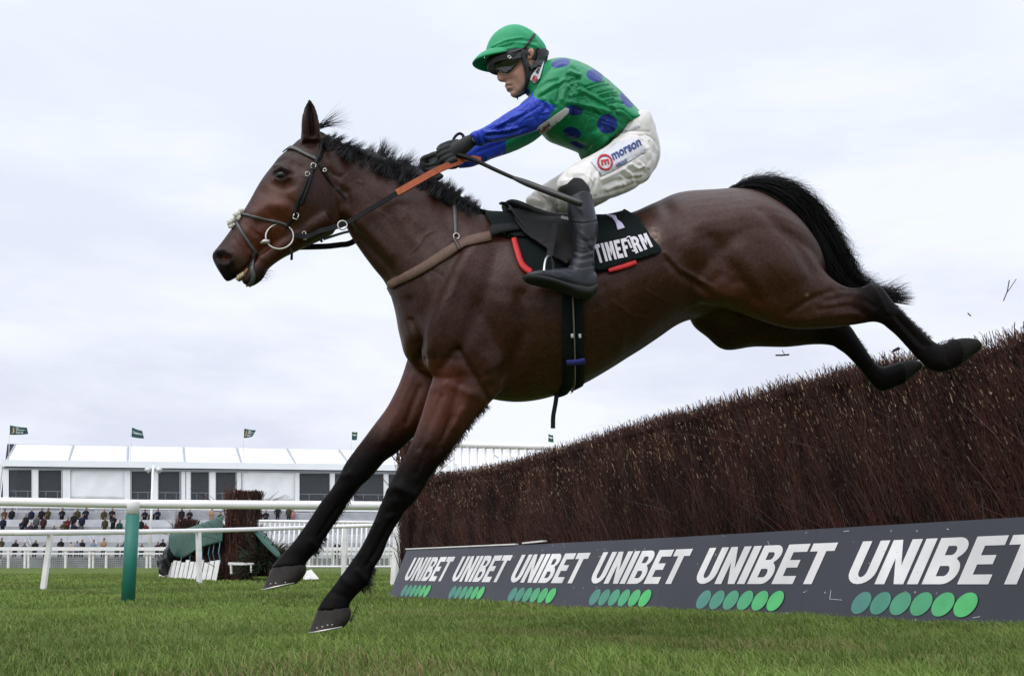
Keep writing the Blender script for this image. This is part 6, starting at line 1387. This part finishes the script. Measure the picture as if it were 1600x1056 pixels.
M_patch = mat('grey_white_patch', (.58, .575, .62), rough=.55, noise=(60, .06)); M_patch2 = mat('off_white_patch', (.48, .47, .46), rough=.7); M_logo_red = mat('logo_red', (.42, .012, .022), rough=.6); M_logo_blue = mat('logo_blue', (.016, .045, .20), rough=.6); M_logo_black = mat('logo_black', (.02, .02, .025), rough=.6)
drape_poly('chest_patch', [(883,168.5),(888,171),(887,176),(851,210),(847,211),(838,202),(842,197)], BVH_JS, M_patch2, jersey, .003, .003, 4)
def ring_poly(cx, cy, a, b, w, n=24): return [[(cx + a * math.cos(t), cy + b * math.sin(t)) for t in np.linspace(0, 6.2832, n, endpoint=False)], [(cx + (a - w) * math.cos(t), cy + (b - w) * math.sin(t)) for t in np.linspace(0, 6.2832, n, endpoint=False)]]
drape_poly('chest_patch', [(p[0], p[1]) for p in [(841,203),(843,201),(846,205),(850,203),(849,198),(852,196),(853,203),(848,207.5),(844,207)]], BVH_JS, M_logo_red, jersey, .006, .002, 3)
px_text('GROUP', [(852,203), (860,195), (857,191), (849,199)], BVH_JS, M_logo_black, jersey, .006, 3, .02)
# collar band and its patch
V, F = loft([(850,97, 824,143, .064, 0), (856,95, 828,152, .076, 0)], sub=3, n=28); 
collar = [(829,126),(831,119),(847,98),(850.5,100),(850,104),(845,124),(838,132)]
drape_poly('collar_patch', collar, BVH_JS, M_patch, jersey, .006, .004, 4)
drape_poly('collar_patch', ring_poly(837.8, 124.5, 4.8, 4.8, 1.3), BVH_JS, M_logo_red, jersey, .010, .002, 3)
px_text('m', [(835.6,126.8), (839.6,126.8), (839.6,122.6), (835.6,122.6)], BVH_JS, M_logo_red, jersey, .010, 3, .03)
px_text('morson', [(844,117.5), (850.5,101.5), (846.5,100), (839.5,116)], BVH_JS, M_logo_black, jersey, .010, 3, .02)

# ---------------- breeches
M_breech = mat('white_breeches', (.70, .66, .63), rough=.5, noise=(26, .07), bump=(70, .25, .004))
BT = [(978,195, 1013,194, .135, 0), (962,206, 1018,202, .150, 0), (952,222, 1024,218, .158, 0), (945,238, 1029,240, .150, 0), (950,262, 1027,258, .13, 0), (965,285, 1014,277, .09, 0)]
NT = [(968,212, 1026,235, .09, .09), (950,229, 1022,262, .105, .12), (930,241, 1004,285, .102, .155), (914,249, 976,301, .095, .19), (898,258, 946,311, .085, .225), (884,267, 928,316, .076, .26), (874,279, 922,316, .070, .28), (870,290, 923,311, .064, .295), (871,296, 924,306, .058, .30)]
FT = [(960,225, 1018,245, .09, -.09), (935,240, 1000,278, .10, -.13), (905,255, 960,305, .095, -.17), (880,270, 925,325, .088, -.21), (858,284, 898,334, .075, -.24), (838,297, 880,335, .065, -.26), (828,305, 872,332, .055, -.27), (822,311, 868,334, .055, -.275), (824,318, 872,344, .05, -.28), (832,330, 874,354, .04, -.285)]
me = union('breeches', [loft(BT, n=32), loft(NT, n=28), loft(FT, n=24)], .0046, 6)
sculpt(me, [
 ([(965,206),(990,204),(1014,206)], 1.6, -.005), ([(958,216),(985,210),(1010,212),(1022,222)], 1.6, -.005), ([(960,220),(988,214),(1012,220)], 2, .004), ([(1000,212),(1014,222),(1022,240)], 1.8, -.005), ([(1003,208),(1018,220),(1026,236)], 1.6, .004),
 ([(938,276),(958,266),(985,250),(1011,236)], 1.4, -.006), ([(940,281),(960,272),(985,258)], 2.4, .005),
 ([(930,282),(926,296),(922,306)], 2.2, -.007), ([(934,270),(932,288),(930,304)], 2.4, .006), ([(922,270),(918,288)], 2.2, .004), ([(884,276),(905,278),(916,290),(920,302)], 2.2, -.006), ([(878,284),(896,281),(910,288),(916,302)], 2.2, .006), ([(888,270),(912,272),(926,284)], 2, .004),
 ([(944,290),(958,283),(972,281)], 2.6, -.008), ([(948,296),(962,290),(975,288)], 2.4, .007), ([(972,272),(980,280),(994,278)], 2.2, -.008), ([(982,262),(990,270),(1004,268)], 2.2, -.007), ([(986,258),(996,264),(1006,260)], 2.0, .007), ([(975,266),(984,272),(990,284)], 2.2, .007), ([(998,254),(1006,262),(1002,274)], 2, .006), ([(990,284),(1004,276),(1012,266)], 2.4, -.006), ([(955,300),(975,294),(995,286)], 2.2, -.005), ([(968,280),(972,292)], 1.8, -.005),
 ([(1012,232),(1018,250),(1012,268)], 2.4, .005), ([(1005,235),(1012,252),(1006,268)], 2.2, -.004), ([(928,310),(950,304),(970,298)], 2.4, .004),
 ([(835,306),(845,312),(850,326)], 2.2, -.006, -9, .0), ([(842,300),(856,308),(862,326)], 2.2, .006, -9, .0), ([(856,296),(868,306),(872,322)], 2.4, -.005, -9, 0),
])
V = verts_of(me); N = normals_of(me); put_verts(me, V + N * (np.abs(vnoise(V, 48, 41)) * .0024 + vnoise(V, 90, 42) * .0007)[:, None])
breech = link('breeches', me, M_breech, jk)
BVH_BR = BVHTree.FromPolygons([tuple(v) for v in verts_of(me)], [tuple(p.vertices) for p in me.polygons])
drape_poly('leg_patch', [(923,254),(962,225),(990,218),(1003,227),(1010,235),(985,252),(958,266),(940,276),(931,264)], BVH_BR, M_patch, breech, .004, .003, 4)
m = drape_strip('patch_piping', [(938,277),(958,267),(985,252),(1011,235)], 1.4, BVH_BR, mat('white_piping', (.75, .75, .75), rough=.5), breech, .006, .002)
drape_poly('leg_patch', ring_poly(944.5, 256, 12, 12, 2.7, 30), BVH_BR, M_logo_red, breech, .008, .002, 3)
px_text('m', [(939,260.5), (951.5,258), (950.5,250.5), (938,253)], BVH_BR, M_logo_red, breech, .008, 3, .035)
px_text('morson', [(958,253), (1001.5,229), (998,220), (954.5,244)], BVH_BR, M_logo_blue, breech, .008, 3, .02)
px_text('GROUP', [(962,261.5), (979,253), (977,249.5), (960,258)], BVH_BR, mat('logo_pale', (.12, .16, .34), rough=.6), breech, .008, 3, .0)
drape_poly('waist_tag', [(973,207),(995,194.5),(1000,194),(1000,199),(983,205),(975,209)], BVH_BR, M_patch, breech, .003, .003, 4)

# ---------------- sock, boots
M_sock = mat('black_sock', (.010, .010, .011), rough=.95, bump=(180, .7, .003, (1, 1, 5)))
V, F = loft([(873,293, 918,290, .058, .300), (876,288, 912,284, .054, .298), (873,298, 921,296, .060, .305), (880,306, 922,304, .060, .312), (886,314, 924,314, .057, .318)][1:], n=24)
sock_me = union('sock', [(V, F)], .005, 3); link('sock', sock_me, M_sock, jk)
M_boot = mat('black_boot', (.0085, .0100, .0150), rough=.36, spec=.38, noise=(20, .25), bump=(60, .12, .003))
M_sole_b = mat('boot_sole', (.010, .010, .010), rough=.8)
def boot(side):
    off = .335 * side; dx, dy = (0, 0) if side > 0 else (-26, 12)
    q = lambda a: [(t[0] + dx, t[1] + dy, t[2] + dx, t[3] + dy, t[4], off + (t[5] * side)) for t in a]
    sh = loft(q([(886,306, 924,306, .054, -.015), (885,318, 927,320, .056, -.013), (887,334, 931,338, .060, -.010), (891,350, 934,354, .062, -.008), (895,368, 933,372, .060, -.005), (896,386, 929,388, .053, -.002), (894,402, 928,404, .049, 0), (889,414, 929,416, .048, .004), (884,424, 931,430, .048, .008), (884,434, 931,445, .046, .010), (890,442, 930,456, .040, .010)]), n=24)
    ft = loft(q([(931,428, 930,457, .040, .010), (918,424, 920,463, .043, .010), (900,419, 902,461, .045, .012), (880,420, 884,453, .047, .014), (860,422, 864,447, .048, .016), (840,424, 846,443, .046, .018), (826,427, 831,440, .036, .020), (819,431, 821,438, .018, .020)]), n=24, e=.85)
    me = union('boot', [sh, ft], .0042, 4)
    sculpt(me, [([(890,347),(912,349),(934,345)], 1.2, -.0022), ([(890,344.8),(912,346.8),(934,342.8)], 1.4, .0016), ([(903,372),(916,378),(926,375)], 1.6, -.0016), ([(900,383),(912,387),(927,382)], 1.5, .0014), ([(897,392),(910,397),(926,391)], 1.5, -.0022), ([(895,396),(908,401),(926,396)], 1.4, .0020), ([(893,402),(908,407),(926,402)], 1.3, -.0022), ([(891,408),(907,412),(926,408)], 1.4, .0022), ([(889,414),(907,419),(928,415)], 1.4, -.0026), ([(905,362),(918,372),(922,384)], 2.2, .0018), ([(912,376),(924,392)], 1.8, -.0018), ([(862,424),(872,430)], 2, -.002), ([(905,424),(906,445)], 1.1, -.002), ([(880,424),(892,428)], 2, -.0022)]) if side > 0 else None
    b = link('boot', me, M_boot, jk)
    V, F = loft(q([(931,444, 930,459, .043, .010), (918,450, 920,466, .046, .010), (898,447, 902,463, .046, .012), (878,443, 884,455, .048, .014), (858,437, 864,449, .051, .016), (838,433, 846,445, .050, .018), (824,431, 830,442, .039, .020), (817,433, 820,439, .018, .020)]), n=24, e=.7)
    link('boot_sole', mesh_np('boot_sole', V, F), M_sole_b, b, True)
    return b
boot(1); boot(-1)
BVH_NONE = None

# ---------------- gloves: palm, four fingers and thumb closed round the rein
M_glove = mat('black_glove', (.012, .0125, .013), rough=.75, bump=(200, .5, .002))
def finger(path, r): return limb([(*p, rr) for p, rr in zip(path, r)], n=12, sub=5)
def glove(o, sgn, dx=0, dy=0):
    D = lambda pts: [(x + dx, y + dy, o + f * sgn) for x, y, f in pts]
    P = [loft([(750+dx,205+dy, 757+dx,224+dy, .028, o + .022*sgn), (741+dx,208+dy, 750+dx,226+dy, .029, o + .012*sgn), (735+dx,211+dy, 744+dx,227+dy, .030, o + .006*sgn), (727+dx,214+dy, 738+dx,232+dy, .033, o), (718+dx,219+dy, 728+dx,240+dy, .033, o), (708+dx,224+dy, 718+dx,247+dy, .031, o), (699+dx,229+dy, 708+dx,252+dy, .027, o), (694+dx,233+dy, 702+dx,253+dy, .020, o)], n=20)]
    # fingers stacked below one another, bent at two knuckles back round the grip
    for j, (kx, ky, ln) in enumerate(((697,230,1.0), (699,237,1.06), (702,244,1.0), (707,250,.82))):
        a = [(kx + 6, ky - 1, .012), (kx - 3, ky + 2, .020), (kx - 3 - 8 * ln, ky + 7, .012), (kx - 2 - 7 * ln, ky + 11, -.012), (kx + 4, ky + 10, -.024), (kx + 10, ky + 6, -.020)]
        P.append(finger(D(a), [.0125, .0125, .0115, .0105, .0100, .0085]))
    P.append(finger(D([(716,224,-.016), (706,224,-.018), (696,227,-.012), (688,230,-.004), (684,235,.004)]), [.016, .0145, .0125, .0115, .0095]))
    me = union('glove', P, .0028, 3)
    V = verts_of(me); put_verts(me, V + normals_of(me) * (vnoise(V, 120, 51) * .0008)[:, None]); return link('glove', me, M_glove, jk)
glove(.075, 1); glove(-.045, -1, -26, 18)

# ---------------- helmet, cap cover, harness, goggles
M_cap = mat('green_cap_silk', (.020, .33, .14), rough=.48, spec=.3, noise=(20, .05), bump=(40, .15, .004))
hel = empty('cap_tmp', (0, 0, 0), None, None); bpy.data.objects.remove(hel)
cap_st = [(757,96, 853,91, .088, 0), (757.5,86, 854,83, .0915, 0), (760,75, 853,76, .0905, 0), (764,65, 847,68, .087, 0), (771,56, 839,60, .078, 0), (781,49, 829,53, .062, 0), (790,45.5, 820,48, .042, 0), (797,43.5, 811,45.5, .022, 0), (801,43, 806,44, .008, 0)]
cp = [loft(cap_st, n=40), ball(hp(789, 46, .0), .008, 10)]
me = union('cap', cp, .0044, 4)
sculpt(me, [([(768,76),(790,66),(812,62),(838,66)], 1.4, -.005), ([(770,73),(792,63),(815,59.5)], 1.6, .004), ([(775,74),(800,67),(826,70),(850,76)], 1.4, .005), ([(785,72),(806,68),(830,72)], 1.2, -.004), ([(765,80),(785,74.5),(800,72)], 1.3, -.004), ([(840,72),(852,78)], 1.4, -.004), ([(788,44),(790,58),(794,70)], 1.6, -.002), ([(812,42),(826,50),(836,64)], 1.6, -.002), ([(820,68),(845,72)], 1.3, .003)])
cap = link('cap', me, M_cap, jk)
BVH_C = BVHTree.FromPolygons([tuple(v) for v in verts_of(me)], [tuple(p.vertices) for p in me.polygons])
# peak
c0 = (hp(757, 96, 0) + hp(853, 91, 0)) / 2; fwd = hp(757, 96, 0) - hp(853, 91, 0); ra = np.linalg.norm(fwd) / 2; fwd /= 2 * ra; upn = np.cross(fwd, LAT); upn = upn if upn[2] > 0 else -upn
V, n, k = [], 30, 6
for i in range(n + 1):
    t = math.radians(-70 + 140 * i / n)
    for j in range(k + 1):
        s = j / k; ext = .047 * s * max(0, math.cos(t * 1.284)) ** .8
        V.append(c0 + fwd * (ra * math.cos(t) * 1.0 + ext * 1.0) + LAT * (.089 * math.sin(t) * (1 + .03 * s)) + upn * (.024 * max(0, math.cos(t * 1.284)) ** .5 - .034 * s * s * max(0, math.cos(t * 1.284)) ** .5 - .010 * math.sin(t) ** 2 * s))
F = [(i * (k + 1) + j, (i + 1) * (k + 1) + j, (i + 1) * (k + 1) + j + 1, i * (k + 1) + j + 1) for i in range(n) for j in range(k)]
o = link('cap_peak', mesh_np('cap_peak', V, F), M_cap, cap); md = o.modifiers.new('thickness', 'SOLIDIFY'); md.thickness = .006
# helmet shell under the cap and padded harness
M_shell = mat('black_helmet', (.014, .0145, .016), rough=.5, bump=(80, .2, .003))
V, F = loft([(762,108, 850,103, .080, 0), (760,102, 853,97, .086, 0), (759,94, 854,90, .087, 0), (760,84, 852,82, .086, 0)], n=36); shell = link('helmet_shell', mesh_np('helmet_shell', V, F), M_shell, jk)
drape_poly('harness', [(836,80),(846,78),(853,82),(856,90),(853,97),(847,103),(840,108),(832,111),(826,110),(824,106),(830,103),(835,96),(837,88)], BVH_J, M_shell, shell, .014, .014, 4)
drape_strip('harness_strap', [(814,76),(817,86),(820,98),(823,108),(824,120),(823,132),(820,142),(812,148),(806,150)], [9, 9, 9.5, 11, 9, 8.5, 9, 8, 5], BVH_J, M_shell, shell, .009, .009)
drape_strip('harness_strap', [(833,108),(828,116),(825,124)], [7, 6, 5], BVH_J, M_shell, shell, .010, .008)
drape_strip('goggle_strap', [(812,83),(822,73),(829,62),(835,54.5)], [4.2, 4.2, 4.4, 4.4], BVH_C, M_shell, cap, .004, .004)
M_lens = mat('goggle_lens', (.006, .006, .007), rough=.08, spec=.7); M_gf = mat('goggle_frame', (.012, .012, .013), rough=.4)
gog = drape_poly('goggles', [(772,99),(778,93),(788,89),(800,86),(813,82),(814,92),(809,101),(802,110),(795,115.5),(789,114.5),(784,110),(780,113),(776,113.5),(772,108)], BVH_J, M_lens, jk, .012, .009, 4, relax=1)
drape_strip('goggle_frame', [(772,97),(780,91),(792,87),(804,84),(814,80)], [3.4, 3.6, 3.6, 3.8, 4], BVH_J, M_gf, gog, .017, .006)
pp, _ = cast(799, 91, BVH_J, .022); m = MB(); q = [(797,89.5), (801,92.5), (799,94.5), (795.5,91.5), (797,89.5)]
for a, b in zip(q[:-1], q[1:]): V, F = tube([pp + hp(*a) - hp(799, 91), pp + hp(*b) - hp(799, 91)], .0018, 6); m.add(V, F)
m.build('goggle_clip', mat('white_clip', (.7, .7, .65), rough=.4), gog)

# ---------------- whip held in the near hand
wp = empty('whip', hp(735, 247, .11), 'black riding whip with padded end held back along the jockey knee', 'whip')
wl = [(706,240,.085), (728,246,.10), (745,252,.14), (775,266,.20), (802,278,.27), (840,293,.345), (880,308,.40), (909,319,.425)]
Pw = [hp(*p) for p in wl]; m = MB(); V, F = tube([Vector(p) for p in cr(np.array(Pw[:6]), 6)], list(np.interp(np.linspace(0, 1, 31), [0, .3, .45, 1], [.009, .011, .008, .007])), 12); m.add(V, F); m.build('shaft', M_leather, wp, True)
m = MB(); V, F = tube([Vector(p) for p in cr(np.array(Pw[4:]), 6)], list(np.interp(np.linspace(0, 1, 19), [0, .2, .9, 1], [.007, .0125, .0125, .011])), 12); m.add(V, F); m.build('padded_end', mat('grey_black_pad', (.022, .021, .021), rough=.35, bump=(90, .2, .003)), wp, True)

# ------------------------------------------------------------------ twigs kicked out of the fence
M_twig = mat('loose_twig', (.035, .020, .016), rough=.8)
for pts, r, lab in (([(1212,555),(1222,555),(1233,554)], .0035, 'short broken twig with side shoot in the air under the horse thigh'), ([(1395,548),(1404,543),(1406,545)], .0042, 'bent bit of bark in the air between the hind legs'), ([(1568,470),(1574,455),(1577,438)], .0022, 'thin pale twig in the air above the fence at the right edge'), ([(1512,489),(1517,494)], .0025, 'tiny splinter in the air above the far end of the hind hoof')):
    m = MB(); V, F = tube([hp(x, y, -.35) for x, y in pts], r, 6); m.add(V, F)
    if pts[0][0] == 1212: V, F = tube([hp(1226, 554, -.35), hp(1222, 547, -.35)], .0016, 5); m.add(V, F)
    if pts[0][0] == 1568: V, F = tube([hp(1573, 458, -.35), hp(1588, 436, -.35)], .0016, 5); m.add(V, F)
    if pts[0][0] == 1395: V, F = tube([hp(1406, 545, -.35), hp(1393, 550.5, -.35)], .0032, 6); m.add(V, F)
    props(m.build('flying_twig', M_twig), lab, 'twig')
